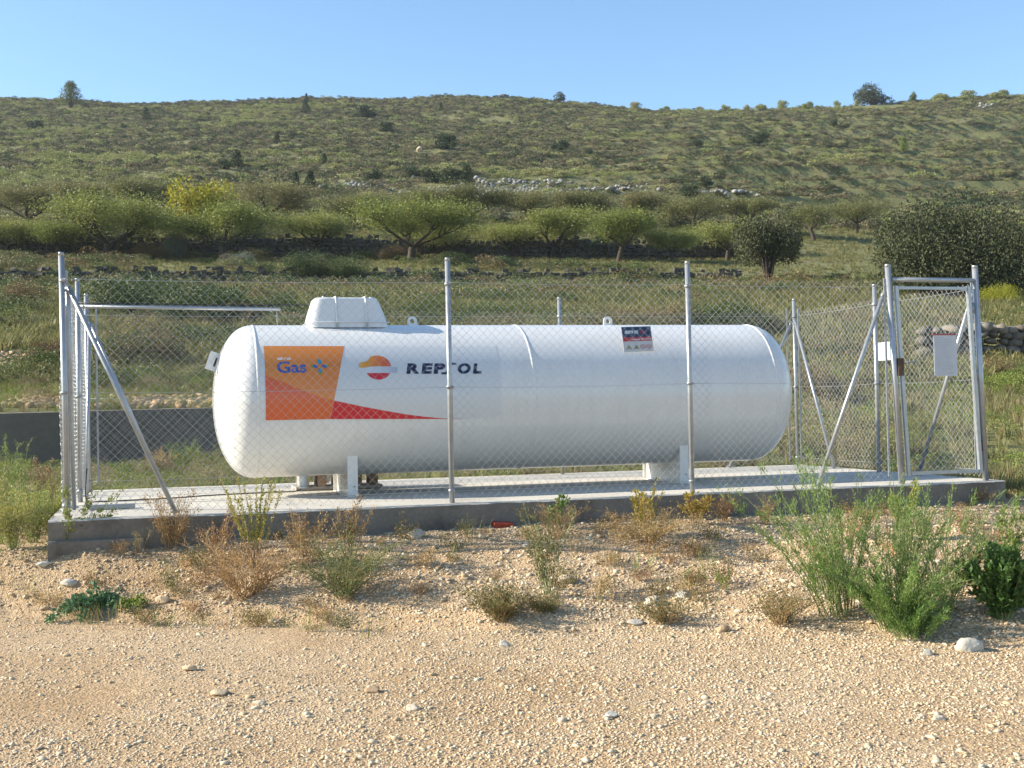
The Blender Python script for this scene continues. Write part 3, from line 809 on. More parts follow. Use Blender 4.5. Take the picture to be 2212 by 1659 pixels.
fs += [(0, 1, 2, 3), tuple(len(vs) - 4 + k for k in (3, 2, 1, 0))]
me = mesh_from('retaining_wall', vs, fs, wallc); bm = bmesh.new(); bm.from_mesh(me); bmesh.ops.recalc_face_normals(bm, faces=bm.faces); bm.to_mesh(me); bm.free()
tag(link('retaining_wall', me), 'long smooth grey concrete retaining wall behind the left part of the fence', 'wall')
stone_m = simple('field_stone', (.075, .067, .056), .9, 0, .45, 2.5, .5, 30)
stone_w = simple('wall_stone', (.13, .112, .09), .9, 0, .4, 4, .5, 30)
stone_p = simple('pale_stone', (.19, .165, .13), .9, 0, .25, 3, .4, 25)
def terrace_wall(name, label, s0, x0, x1, zb, zt, w, seed):
    r_ = random.Random(seed); m = MB(); x = x0
    rows = max(1, int((zt - zb) / (w * .62)))
    for rr in range(rows + 1):
        x = x0 + r_.random() * w
        while x < x1:
            ww = w * r_.uniform(.6, 1.4); z = zb + (rr + .5) * w * .62
            if rr < rows or r_.random() < .45:
                y = float(s_to_Y(x, s0)) - .06 - .05 * r_.random()
                jbox(m, (x, y, z + float(fbm(np.array([x * .15]), np.array([s0 * 1.0]), 88, 2)[0]) * .12), (ww, .4, w * r_.uniform(.5, .85)), Matrix.Rotation(r_.uniform(-.35, .35), 3, 'Z') @ Matrix.Rotation(r_.uniform(-.22, .22), 3, 'Y'), .6, r_)
            x += ww * .93
    root = empty(name, (0, 0, 0)); tag(root, label, 'stone wall')
    o = m.build('stones', stone_m, root); o['kind'] = 'stuff'
terrace_wall('terrace_wall', 'long low dark dry stone terrace wall at the foot of the almond orchard', 75.0, -34, 14.5, 8.25, 9.20, .42, 3)
terrace_wall('terrace_wall', 'dark dry stone terrace wall rising behind the front row of almond trees', 92.0, -44, 17.5, 11.75, 13.35, .50, 4)
# low wall right of the small oak
c0 = hit(790, 289.5); c1_ = hit(858, 299)
r_ = random.Random(5); m = MB(); nst = 40
for rr in range(2):
    for i in range(nst):
        t = (i + .5 * (rr % 2)) / nst; x = c0.x + (c1_.x - c0.x) * t; y = c0.y + (c1_.y - c0.y) * t
        jbox(m, (x, y, gz(x, y) + .12 + rr * .2), ((c1_ - c0).length / nst * 1.02, .35, .21), Matrix.Rotation(r_.uniform(-.3, .3), 3, 'Z'), .3, r_)
root = empty('field_wall', (0, 0, 0)); tag(root, 'short low dark stone wall in the meadow right of the small round oak', 'stone wall')
o = m.build('stones', stone_m, root); o['kind'] = 'stuff'
# dry stone wall at the right edge: stones one by one
root = empty('dry_stone_wall', (0, 0, 0)); tag(root, 'dry stone wall with pale top stones behind the gate and the right fence corner', 'stone wall')
r_ = random.Random(9); protos = []
for k in range(6):
    vs, fs = rock_verts(900 + k, 1, .7, 1.0); b_ = link('stone', mesh_from('stone', vs * np.array([.21, .19, .12]), fs, stone_p if k > 3 else stone_w), root); protos.append(b_)
first = set(); x = 6.0
for rr in range(6):
    x = 8.6 + r_.random() * .3
    while x < 13.5:
        k = r_.choice((4, 5)) if rr == 5 and r_.random() < .3 else r_.randrange(4)
        if k not in first: o = protos[k]; first.add(k)
        else:
            o = protos[k].copy(); COL.objects.link(o); o.parent = root
        w_ = r_.uniform(.6, 1.4); y = 24.2 + .19 * x + r_.uniform(-.05, .05)
        o.location = (x, y, gz(x, 24.2 + .19 * x) + .05 + rr * .15 + r_.uniform(-.03, .03)); o.scale = (w_, 1, r_.uniform(.8, 1.3)); o.rotation_euler = (r_.uniform(-.06, .06), r_.uniform(-.25, .25), .19 + r_.uniform(-1.2, 1.2))
        x += .34 * w_ * .72
for k in range(6):
    if k not in first: bpy.data.objects.remove(protos[k])

# ------------------------------------------------------------------ foliage tools
def unit(v): return v / np.maximum(np.linalg.norm(v, axis=-1, keepdims=True), 1e-9)
def leaf_quads(P, size, aspect=.5, direction=None, dj=1.0, g=None):
    """small pointed leaves (4 corners) at the points P"""
    g = g or rng; n = len(P)
    d = g.normal(size=(n, 3)); d = unit(d)
    if direction is not None: d = unit(direction + dj * d)
    o_ = unit(np.cross(d, g.normal(size=(n, 3))))
    sz = (size if np.ndim(size) else size * g.uniform(.6, 1.3, n))[:, None]
    a = P; b = P + d * sz * .5 + o_ * sz * aspect * .5; c = P + d * sz; e = P + d * sz * .5 - o_ * sz * aspect * .5
    v = np.stack([a, b, c, e], 1).reshape(-1, 3)
    f = np.arange(n * 4).reshape(n, 4)
    return v, f
def seg_tubes(segs, n=5):
    """segs: (a, b, ra, rb) -> one mesh worth of short tapering tubes"""
    a = np.array([s[0] for s in segs], float); b = np.array([s[1] for s in segs], float)
    ra = np.array([s[2] for s in segs])[:, None, None]; rb = np.array([s[3] for s in segs])[:, None, None]
    t = unit(b - a); ref = np.where(np.abs(t[:, 2:3]) > .9, np.array([[1., 0, 0]]), np.array([[0, 0, 1.]]))
    u_ = unit(np.cross(t, ref)); w_ = np.cross(t, u_)
    an = 2 * np.pi * np.arange(n) / n; ring = np.cos(an)[None, :, None] * u_[:, None, :] + np.sin(an)[None, :, None] * w_[:, None, :]
    v = np.concatenate([a[:, None] + ring * ra, (b + t * 0)[:, None] + ring * rb], 1).reshape(-1, 3)
    m = len(segs); base = np.arange(m)[:, None] * 2 * n; k = np.arange(n)[None, :]; k2 = (k + 1) % n
    f = np.stack([base + k, base + k2, base + n + k2, base + n + k], -1).reshape(-1, 4)
    return v, f
def limb(segs, tips, p, d, length, r, depth, r_, spread, up, maxd, nseg=4):
    p = np.array(p, float); d = np.array(d, float)
    for i in range(nseg):
        d2 = d + np.array([r_.gauss(0, .13), r_.gauss(0, .13), r_.gauss(0, .08) + up * .08]); d2 /= np.linalg.norm(d2)
        q = p + d2 * length / nseg; rr = r * (1 - .45 * (i + 1) / nseg)
        segs.append((p, q, r * (1 - .45 * i / nseg), rr)); p = q; d = d2
        if depth >= maxd - 1: tips.append((p.copy(), d.copy()))
        if depth < maxd and i >= 1 and r_.random() < .55:
            a = np.array([r_.gauss(0, 1), r_.gauss(0, 1), r_.gauss(0, .5) + .3]); dd = d + spread * a / np.linalg.norm(a); dd /= np.linalg.norm(dd)
            limb(segs, tips, p, dd, length * r_.uniform(.55, .8), rr * .7, depth + 1, r_, spread, up, maxd, nseg)
    if depth < maxd:
        for _ in range(2):
            a = np.array([r_.gauss(0, 1), r_.gauss(0, 1), r_.gauss(0, .5) + .2]); dd = d + spread * a / np.linalg.norm(a); dd /= np.linalg.norm(dd)
            limb(segs, tips, p, dd, length * r_.uniform(.6, .85), rr * .75, depth + 1, r_, spread, up, maxd, nseg)
    else: tips.append((p.copy(), d.copy()))

def almond_meshes(seed, mat, h=4.0, wide=2.6, leaves=19000, leaf=.125, th=.9):
    r_ = random.Random(seed); g = np.random.default_rng(seed); segs = []; tips = []
    lean = np.array([r_.uniform(-.2, .2), r_.uniform(-.1, .1), 1.0]); top = lean * th
    segs.append((np.array([0, 0, -.3]), top * .5, .19, .15)); segs.append((top * .5, top, .15, .14))
    nl = r_.choice((3, 4, 4)); a0 = r_.random() * 6.28
    for k in range(nl):
        a = a0 + k * 6.28 / nl + r_.uniform(-.4, .4); d = np.array([math.cos(a), math.sin(a) * .8, r_.uniform(.55, .95)]); d /= np.linalg.norm(d)
        limb(segs, tips, top, d, wide * .62, .10, 0, r_, .75, 1.0, 2)
    T_ = np.array([t[0] for t in tips]); Dn = np.array([t[1] for t in tips])
    T_[:, 2] = np.minimum(T_[:, 2], h * .95)
    idx = g.integers(0, len(T_), leaves)
    P = T_[idx] + Dn[idx] * g.uniform(-.3, .45, (leaves, 1)) + g.normal(size=(leaves, 3)) * np.array([.46, .46, .32])
    P = P[P[:, 2] > th * (.92 + .25 * g.random(len(P)))]
    v, f = leaf_quads(P, leaf, .42, np.array([[0, 0, .35]]), 1.0, g)
    crown = mesh_from('crown', v, f, mat)
    sv, sf = seg_tubes(segs, 6)
    trunk = mesh_from('trunk', sv, sf, bark, True)
    return trunk, crown
def cloud_meshes(seed, mat, rx, ry, rz, leaves, leaf, lift=0.0, lumps=14, trunk_h=0.0, cone=False, trunk_r=.1, dens=.75):
    """a bushy crown made of uneven lumps of leaves with gaps between, on a few stems"""
    r_ = random.Random(seed); g = np.random.default_rng(seed); C = []; R = []; segs = []
    for k in range(lumps):
        if cone:
            t = (k + .5) / lumps; rad = (1 - t) ** .8 * rx * .62; a = k * 2.4 + r_.uniform(-.4, .4)
            C.append((rad * math.cos(a), rad * math.sin(a) * ry / rx, lift + t * rz * 1.0)); R.append(rx * (.5 - .28 * t) * r_.uniform(.8, 1.25))
        else:
            a = r_.random() * 6.28; u_ = math.sqrt(r_.random()) * .72; e = r_.uniform(.05, .85) * math.sqrt(max(0, 1 - u_ * u_ * .8))
            C.append((rx * u_ * math.cos(a), ry * u_ * math.sin(a), lift + rz * e * .82)); R.append(min(rx, rz) * r_.uniform(.28, .50))
    C = np.array(C); R = np.array(R)
    for c in C:
        st_ = np.array([r_.uniform(-.06, .06) * rx, r_.uniform(-.06, .06) * ry, -.15]); mid = np.array([c[0] * .35, c[1] * .35, max(trunk_h, c[2] * .45)])
        segs += [(st_, mid, trunk_r, trunk_r * .6), (mid, c, trunk_r * .5, trunk_r * .12)]
    idx = g.integers(0, lumps, leaves); d = unit(g.normal(size=(leaves, 3)))
    rad = R[idx] * (g.random(leaves) ** (1 / 3.) * (1 - dens) + dens) * (1 + .28 * g.normal(size=leaves) * .6)
    P = C[idx] + d * rad[:, None] * np.array([1, 1, .82])
    P = P[P[:, 2] > lift * .8 + .02]
    v, f = leaf_quads(P, leaf, .6, np.array([[0, 0, .25]]), 1.0, g)
    crown = mesh_from('crown', v, f, mat); sv, sf = seg_tubes(segs, 5)
    return mesh_from('stems', sv, sf, bark, True), crown
KEEP_OUT = []
def put(name, meshes, loc, label, cat, group=None, scale=1.0, rz=0.0, squash=None, mat=None, stem_name='trunk'):
    root = empty(name, loc, rz)
    if loc.y > 105: KEEP_OUT.append((loc.x, loc.y, scale * (squash[0] if squash else 1.0) * (1.1 if name == 'juniper' or 'sky' in name else 1.6)))
    root.scale = (scale, scale, scale) if squash is None else (scale * squash[0], scale * squash[0], scale * squash[1])
    tag(root, label, cat, group)
    t = link(stem_name, meshes[0], root); c = link('crown', meshes[1], root)
    if mat is not None:
        c.material_slots[0].link = 'OBJECT'; c.material_slots[0].material = mat
    return root
lf_almond = leafy('almond_leaves', [(.105, .135, .028), (.175, .210, .044), (.26, .28, .068), (.33, .31, .10)], .3, scale=.6)
lf_almond2 = leafy('almond_leaves_dull', [(.11, .125, .04), (.165, .175, .06), (.22, .215, .08), (.26, .22, .10)], .25, scale=.6)
lf_yellow = leafy('yellow_leaves', [(.13, .20, .02), (.22, .28, .025), (.32, .33, .03), (.36, .29, .035)], .35, scale=.8)
lf_oak = leafy('oak_leaves', [(.026, .033, .014), (.044, .054, .022), (.066, .075, .030), (.088, .092, .038)], .1, .7, scale=1.0)
lf_jun = leafy('juniper_needles', [(.020, .034, .012), (.036, .055, .018), (.060, .080, .028), (.085, .10, .04)], .1, scale=1.5)
lf_bush = leafy('bush_leaves', [(.040, .065, .018), (.075, .105, .028), (.12, .15, .042), (.17, .18, .065)], .25, scale=1.1)
lf_scrub_m = leafy('meadow_scrub', [(.085, .095, .035), (.135, .145, .052), (.18, .175, .068), (.22, .19, .09)], .2, scale=1.1)
lf_dark_bush = leafy('dark_bush_leaves', [(.028, .045, .014), (.05, .075, .022), (.08, .11, .032), (.12, .145, .048)], .2, scale=1.1)
lf_brown = leafy('russet_bush', [(.08, .055, .03), (.15, .10, .045), (.20, .14, .06), (.22, .18, .09)], .2, scale=1.1)
lf_grey = leafy('grey_bush', [(.08, .095, .06), (.13, .15, .10), (.19, .21, .15), (.23, .25, .18)], .2, scale=1.1)
lf_scrub = leafy('scrub', [(.078, .110, .030), (.180, .220, .060), (.26, .29, .088), (.32, .315, .12), (.29, .235, .11)], .2, scale=.4)
lf_grass = leafy('dry_grass', [(.11, .130, .040), (.175, .185, .065), (.25, .235, .095), (.32, .27, .13)], .3, scale=.5)
lf_weed = leafy('weed_leaves', [(.075, .13, .022), (.13, .20, .035), (.21, .26, .05), (.27, .25, .08)], .3, scale=.8)

# ------------------------------------------------------------------ scatter by geometry nodes
def scatter(name, protos, x, y, z, scl, rz, tilt=.0, kind='stuff', label=None, cat=None, idx=None):
    n = len(x); me = bpy.data.meshes.new(name); me.vertices.add(n)
    me.vertices.foreach_set('co', np.stack([x, y, z], 1).astype(np.float32).ravel())
    scl = np.asarray(scl, float)
    if scl.ndim == 1: scl = np.repeat(scl[:, None], 3, 1)
    rot = np.stack([rng.uniform(-tilt, tilt, n), rng.uniform(-tilt, tilt, n), rz], 1)
    for nm, arr in (('scl', scl), ('rot', rot)):
        a = me.attributes.new(nm, 'FLOAT_VECTOR', 'POINT'); a.data.foreach_set('vector', arr.astype(np.float32).ravel())
    a = me.attributes.new('pick', 'INT', 'POINT'); a.data.foreach_set('value', (rng.integers(0, len(protos), n) if idx is None else idx).astype(np.int32))
    o = link(name, me); tag(o, label, cat, None, kind)
    ng = bpy.data.node_groups.new(name + '_nodes', 'GeometryNodeTree')
    ng.interface.new_socket('Geometry', in_out='INPUT', socket_type='NodeSocketGeometry'); ng.interface.new_socket('Geometry', in_out='OUTPUT', socket_type='NodeSocketGeometry')
    nn = ng.nodes; gi = nn.new('NodeGroupInput'); go = nn.new('NodeGroupOutput'); ip = nn.new('GeometryNodeInstanceOnPoints'); jo = nn.new('GeometryNodeJoinGeometry')
    for p_ in protos:
        oi = nn.new('GeometryNodeObjectInfo'); oi.inputs['Object'].default_value = p_; oi.inputs['As Instance'].default_value = True
        ng.links.new(oi.outputs['Geometry'], jo.inputs[0])
    ip.inputs['Pick Instance'].default_value = True
    ng.links.new(gi.outputs[0], ip.inputs['Points']); ng.links.new(jo.outputs[0], ip.inputs['Instance'])
    for nm, tp, sk in (('scl', 'FLOAT_VECTOR', 'Scale'), ('rot', 'FLOAT_VECTOR', 'Rotation'), ('pick', 'INT', 'Instance Index')):
        na = nn.new('GeometryNodeInputNamedAttribute'); na.data_type = tp; na.inputs['Name'].default_value = nm
        ng.links.new([q for q in na.outputs if q.enabled][0], ip.inputs[sk])
    ng.links.new(ip.outputs[0], go.inputs[0])
    md = o.modifiers.new('scatter', 'NODES'); md.node_group = ng
    return o
def proto(name, v, f, mat, smooth=False):
    me = mesh_from(name, v, f, mat, smooth); return bpy.data.objects.new(name, me)     # not linked: used only as a pattern
def shrub_proto(seed, mat, n=280, leaf=.11, lump=5, flat=.75):
    g = np.random.default_rng(seed); C = g.normal(size=(lump, 3)) * np.array([.28, .28, .12]) + np.array([0, 0, .28])
    d = unit(g.normal(size=(n, 3))); d[:, 2] = np.abs(d[:, 2]) * .9 - .25
    P = C[g.integers(0, lump, n)] + d * (.26 + .1 * g.random((n, 1))) * np.array([1, 1, flat])
    P = P[P[:, 2] > .0]
    v, f = leaf_quads(P, leaf, .6, np.array([[0, 0, .5]]), 1.0, g)
    return proto('shrub_pattern', v, f, mat)
def tuft_proto(seed, mat, n=26, h=.5, spread=.5, w=.012, seeds=False):
    g = np.random.default_rng(seed); a = g.uniform(0, 6.28, n); b0 = np.stack([np.cos(a), np.sin(a), 0 * a], 1) * g.uniform(0, .12, n)[:, None]
    out = np.stack([np.cos(a), np.sin(a), 0 * a], 1); L_ = g.uniform(.5, 1, n)[:, None] * h; sp = g.uniform(.1, 1, n)[:, None] * spread
    m_ = b0 + out * L_ * sp * .45 + np.array([0, 0, 1]) * L_ * .62; t_ = b0 + out * L_ * sp * 1.05 + np.array([0, 0, 1]) * L_
    side = np.stack([-np.sin(a), np.cos(a), 0 * a], 1) * w
    v = np.stack([b0 - side, b0 + side, m_ + side * .8, m_ - side * .8, t_ + side * .15, t_ - side * .15], 1).reshape(-1, 3)
    k = np.arange(n)[:, None] * 6
    f = np.concatenate([k + np.array([[0, 1, 2, 3]]), k + np.array([[3, 2, 4, 5]])])
    return proto('tuft_pattern', v, f, mat)

# scrub over the hill
lf_scrub_b = leafy('scrub_brown', [(.085, .075, .036), (.145, .125, .062), (.195, .165, .085), (.235, .20, .11)], .15, scale=.4)
lf_scrub_d = leafy('scrub_dark', [(.030, .042, .018), (.055, .072, .028), (.085, .10, .038), (.12, .13, .05)], .1, scale=.4)
shr = [shrub_proto(100 + k, m_) for k, m_ in enumerate((lf_scrub, lf_scrub, lf_scrub, lf_scrub_b, lf_scrub_b, lf_scrub_d))]
px_ = []
for (a, b, c, d, cnt) in ((820, 1440, 402, 432, 700), (930, 1180, 408, 430, 420), (1000, 1260, 390, 404, 110), (880, 1040, 380, 392, 110), (640, 860, 392, 412, 120), (1500, 1640, 428, 452, 130), (1060, 1110, 207, 213, 10), (2110, 2150, 222, 238, 16)):
    for _ in range(cnt):
        px_.append((rnd.triangular(a, b, (a + b) / 2), rnd.triangular(c, d, (c + d) / 2)))
RUB = [D(*p) for p in px_]
# grass and undergrowth between the slab and the orchard
tfs = [tuft_proto(200 + k, lf_grass, 34, .36, .65, .009) for k in range(4)]
n = 47000
s_ = np.sqrt(rng.uniform(20.4 ** 2, 112 ** 2, n)); s_ = np.where(rng.random(n) < .35, rng.uniform(20.4, 60, n), s_)
x_ = rng.uniform(-.64, .64, n) * s_; y_ = s_to_Y(x_, s_); z_ = terr(x_, s_)
OB = D(60, 782); k_ok = ~((s_ < 21.8) & (x_ < 1)) & ((((x_ - OB.x) / 1.5) ** 2 + ((y_ - OB.y) / 1.6) ** 2) > 1); s_, x_, y_, z_ = s_[k_ok], x_[k_ok], y_[k_ok], z_[k_ok]; n = len(s_)
sc_ = (.6 + .8 * rng.random(n)) * (1 + s_ / 110) * (1 - .55 * ss(60, 76, s_)) * (1 - .5 * (1 - ss(22, 34, s_)) * (x_ < 2))
scatter('grass', tfs, x_, y_, z_ - .03, np.stack([sc_ * 1.3, sc_ * 1.3, sc_ * .8], 1), rng.uniform(0, 6.28, n), .15)
n = 5200
s_ = np.sqrt(rng.uniform(21 ** 2, 112 ** 2, n)); x_ = rng.uniform(-.64, .64, n) * s_; y_ = s_to_Y(x_, s_)
left_ = np.clip(-x_ / y_ * 1.2, -.25, .3)
keep = (fbm(x_ * .14, y_ * .14, 95, 3) + left_ > -.14) & ((((x_ - OB.x) / 1.9) ** 2 + ((y_ - OB.y) / 2.0) ** 2) > 1) & ~((s_ < 22.3) & (x_ < 1)); x_, s_, y_ = x_[keep], s_[keep], y_[keep]; z_ = terr(x_, s_)
sc_ = .55 + .9 * rng.random(len(x_)) ** 1.6
far_ = s_ > 48
for nm_, sel, num, lf_ in (('undergrowth', far_, 620, .065), ('undergrowth', ~far_, 2600, .030)):
    xx, yy, zz_, cc = x_[sel], y_[sel], z_[sel], sc_[sel]
    scatter(nm_, [shrub_proto(300 + k, m_, num, lf_, 8) for k, m_ in enumerate((lf_bush, lf_scrub_m, lf_brown, lf_scrub_m, lf_bush, lf_dark_bush))], xx, yy, zz_ - .05, np.stack([cc * 1.2, cc * 1.2, cc * .95], 1), rng.uniform(0, 6.28, len(xx)), .1)
# yard weeds behind and beside the slab
n = 8600
x_ = rng.uniform(-14, 15, n); y_ = rng.uniform(8.5, 24, n)
P_ = (x_ - O.x) * U.x + (y_ - O.y) * U.y; Q_ = (x_ - O.x) * V.x + (y_ - O.y) * V.y
inside = (P_ > -.3) & (P_ < 8.35) & (Q_ > -.25) & (Q_ < 3.72)
front = (Q_ < .0) & (P_ > -.35) & (P_ < 8.6)
s_ = Y_to_s(x_, y_); behindwall = (np.abs(s_ - 20) < .3) & (x_ < 1.4)
keep = ~inside & ~front & ~behindwall & ((y_ > 9.2 + .1 * x_) | (x_ > 5)) & (np.abs(x_) < .8 * y_) & (fbm(x_ * .6, y_ * .6, 97, 3) > -.35)
x_, y_ = x_[keep], y_[keep]; z_ = ground_z(x_, y_)
sc_ = (.35 + .5 * rng.random(len(x_)) ** 1.5) * (1 - .35 * (x_ < -1))
lf_tan = leafy('tan_grass', [(.15, .13, .055), (.22, .185, .085), (.29, .23, .12), (.34, .27, .15)], .25, scale=1.5)
yard = [tuft_proto(400 + k, m_, 34, .42, .45, .006) for k, m_ in enumerate((lf_grass, lf_weed, lf_grass, lf_tan, lf_tan))] + [shrub_proto(410, lf_weed, 900, .030, 6), shrub_proto(411, lf_tan, 900, .028, 6)]
u01 = rng.random(len(x_)); lft = x_ < 4.5
pk = np.where(lft, np.where(u01 < .86, rng.integers(0, 4, len(x_)), 5), np.where(u01 < .75, rng.integers(3, 5, len(x_)), np.where(u01 < .85, 1, 6)))
scatter('yard_weeds', yard, x_, y_, z_ - .02, sc_, rng.uniform(0, 6.28, len(x_)), .15, idx=pk)
# white rubble on the hillside
def stony(name, cols, rough=.9, scale=8):
    m, N, L, B = new_mat(name)
    info = N.new('ShaderNodeObjectInfo').outputs['Random']; r = ramp(N, L, info, [(k / (len(cols) - 1), c) for k, c in enumerate(cols)])
    tc = N.new('ShaderNodeTexCoord').outputs['Object']; t = tex_noise(N, L, scale, tc, 5); r2 = ramp(N, L, t.outputs['Fac'], [(.3, (.72, .70, .68)), (.7, (1.12, 1.12, 1.12))])
    L.new(mix(N, L, 1.0, r.outputs[0], r2.outputs[0], 'MULTIPLY'), B.inputs['Base Color']); B.inputs['Roughness'].default_value = rough; B.inputs['Specular IOR Level'].default_value = .2
    return m
rub_m = stony('limestone_rubble', [(.20, .19, .17), (.29, .28, .26), (.38, .37, .35)])
rubp = [proto('rubble_pattern', *rock_verts(k, 1, .4, .7), rub_m) for k in range(3)]
H_ = RUB
scatter('rubble', rubp, np.array([h.x for h in H_]), np.array([h.y for h in H_]) + rng.uniform(-.5, .5, len(H_)), np.array([h.z for h in H_]) + .08, rng.uniform(.12, .42, len(H_)) * np.array([1 if h.y < 200 else 1.5 for h in H_]), rng.uniform(0, 6, len(H_)), .4)

# ------------------------------------------------------------------ trees
alm = [almond_meshes(s0, lf_almond, wide=w, th=t) for s0, w, t in ((1, 2.5, 1.25), (2, 2.3, 1.4), (3, 2.6, 1.15), (4, 2.2, 1.3), (6, 2.4, 1.45))]
G_OR = 'almond trees on the orchard terraces'
front = [  # x, base y, half width px (2212 wide view), variant, words
    (20, 552, 70, 3, 'almond tree cut by the left picture edge, above the hillside foot'),
    (130, 553, 66, 1, 'almond tree squeezed between the left edge tree and the widest forked one'),
    (226, 556, 110, 2, 'widest almond tree with a dark forked trunk, above the left corner post'),
    (478, 560, 100, 0, 'leaning almond tree in front of the tall yellow tree'),
    (690, 548, 78, 3, 'almond tree on the wall edge above the white hood'),
    (886, 562, 108, 2, 'large round almond tree just left of the second fence post'),
    (972, 553, 60, 4, 'small almond tree directly above the second fence post'),
    (1105, 552, 62, 3, 'low bushy almond tree right of the second fence post'),
    (1190, 553, 82, 0, 'almond tree with twin stems above the middle of the tank'),
    (1335, 560, 84, 1, 'almond tree with a stout trunk above the right lifting lug'),
    (1452, 560, 56, 4, 'slim almond tree just left of the third fence post'),
    (1570, 556, 66, 2, 'pale almond tree between the third fence post and the small oak')]
for i, (x, y, hw, k, lb) in enumerate(front):
    p = D(x, y + 7); w_ = hw * .46293 / F_PX * p.y
    put('almond_tree', alm[k], p, lb, 'tree', G_OR, w_ / 2.15, [0, 1.9, 3.6, 5.1, .8, 2.8][i % 6], (1.08, .60))
back = [
    (60, 500, 75, 2, 'dull almond tree on the upper terrace, farthest left of the back row'),
    (190, 486, 72, 0, 'upper terrace almond tree behind the widest forked tree'),
    (335, 490, 78, 1, 'upper terrace almond tree left of the tall yellow tree'),
    (585, 492, 74, 4, 'brownish upper terrace almond tree right of the tall yellow tree'),
    (775, 500, 66, 3, 'upper terrace almond tree with bare dark limbs, between two front trees'),
    (930, 488, 62, 2, 'upper terrace almond tree behind the large round one'),
    (1020, 490, 66, 0, 'upper terrace almond tree with low branches right of the second post'),
    (1150, 492, 62, 4, 'upper terrace almond tree behind the twin-stemmed one'),
    (1270, 492, 60, 1, 'upper terrace almond tree behind the gap over the tank middle'),
    (1400, 492, 60, 3, 'upper terrace almond tree nearly above the warning sign'),
    (1500, 500, 58, 2, 'upper terrace almond tree nearly above the third fence post'),
    (1620, 502, 56, 0, 'last upper terrace almond tree, above the small oak'),
    (1760, 520, 60, 1, 'dull almond tree right of the small oak'),
    (1850, 505, 55, 4, 'dull almond tree left of the big oak')]
for i, (x, y, hw, k, lb) in enumerate(back):
    p = D(x, y); w_ = hw * .46293 / F_PX * p.y
    put('almond_tree', alm[k], p, lb, 'tree', G_OR, w_ / 2.15, [2.2, .4, 4.1, 3.0, 5.6, 1.3][i % 6], (1.02, .62), lf_almond2)
ym = cloud_meshes(50, lf_yellow, 1.9, 1.7, 3.6, 5200, .17, 1.0, 20, 1.2, False, .09)
p = D(435, 520); put('yellow_tree', ym, p, 'tall tree turning bright yellow behind the leaning almond tree', 'tree', None, 1.25)
p = D(907, 329); vs, fs = rock_verts(700, 3, .5, 1.0); k_ = .46293 / F_PX * p.y
o = link('boulder', mesh_from('boulder', vs * np.array([9, 6, 8]) * k_, fs, simple('boulder_tan', (.42, .33, .22), .9, 0, .2, 3, .4, 12), True)); o.location = (p.x, p.y, p.z + 5 * k_)
tag(o, 'lone tan boulder on the slope left of the biggest lone juniper', 'boulder'); KEEP_OUT.append((p.x, p.y, 1.5))
root = empty('stone_bank', (0, 0, 0)); tag(root, 'broken line of pale stones running down the slope above the small oak', 'stone wall')
m = MB(); r_ = random.Random(31)
for k in range(60):
    t = k / 59; p = D(1588 + 38 * t ** 1.3, 424 + 38 * t); w_ = r_.uniform(.35, .8)
    jbox(m, (p.x + r_.uniform(-.3, .3), p.y, p.z + .2), (w_, .5, w_ * .6), Matrix.Rotation(r_.uniform(-.6, .6), 3, 'Z'), .5, r_); KEEP_OUT.append((p.x, p.y, .7))
for k in range(34):
    t = k / 33; p = D(1500 + 88 * t, 426 + 20 * t + r_.uniform(-2, 2)); w_ = r_.uniform(.25, .5)
    jbox(m, (p.x, p.y, p.z + .12), (w_, .4, w_ * .5), Matrix.Rotation(r_.uniform(-.6, .6), 3, 'Z'), .5, r_); KEEP_OUT.append((p.x, p.y, .7))
o = m.build('stones', rub_m, root); o['kind'] = 'stuff'
root = empty('cairn', (0, 0, 0)); tag(root, 'low heap of pale rocks on the skyline, near the picture centre', 'rock heap'); m = MB()
for k in range(46):
    p = D(1085 + r_.gauss(0, 14), 213); w_ = r_.uniform(.4, 1.1)
    jbox(m, (p.x, p.y, p.z + r_.uniform(.2, 1.3) * math.exp(-((p.x - D(1083, 213).x) / 3.4) ** 2)), (w_ * 1.4, .8, w_ * .6), Matrix.Rotation(r_.uniform(-.6, .6), 3, 'Z'), .5, r_)
o = m.build('stones', rub_m, root); o['kind'] = 'stuff'
tb = []
for (a, b, c, d, cnt) in ((-20, 125, 752, 806, 420), (-40, 500, 858, 884, 900), (-30, 110, 640, 700, 40), (230, 470, 720, 800, 60)):
    for _ in range(cnt): tb.append(D(rnd.uniform(a, b), rnd.triangular(c, d, (c + d) / 2)))
och = stony('ochre_rubble', [(.34, .22, .12), (.44, .31, .18), (.50, .40, .27)])
ocp = [proto('ochre_pattern', *rock_verts(k + 40, 1, .4, .65), och) for k in range(3)]
scatter('ochre_rubble', ocp, np.array([h.x for h in tb]), np.array([h.y for h in tb]), np.array([h.z for h in tb]) + .02, rng.uniform(.03, .15, len(tb)), rng.uniform(0, 6, len(tb)), .4)
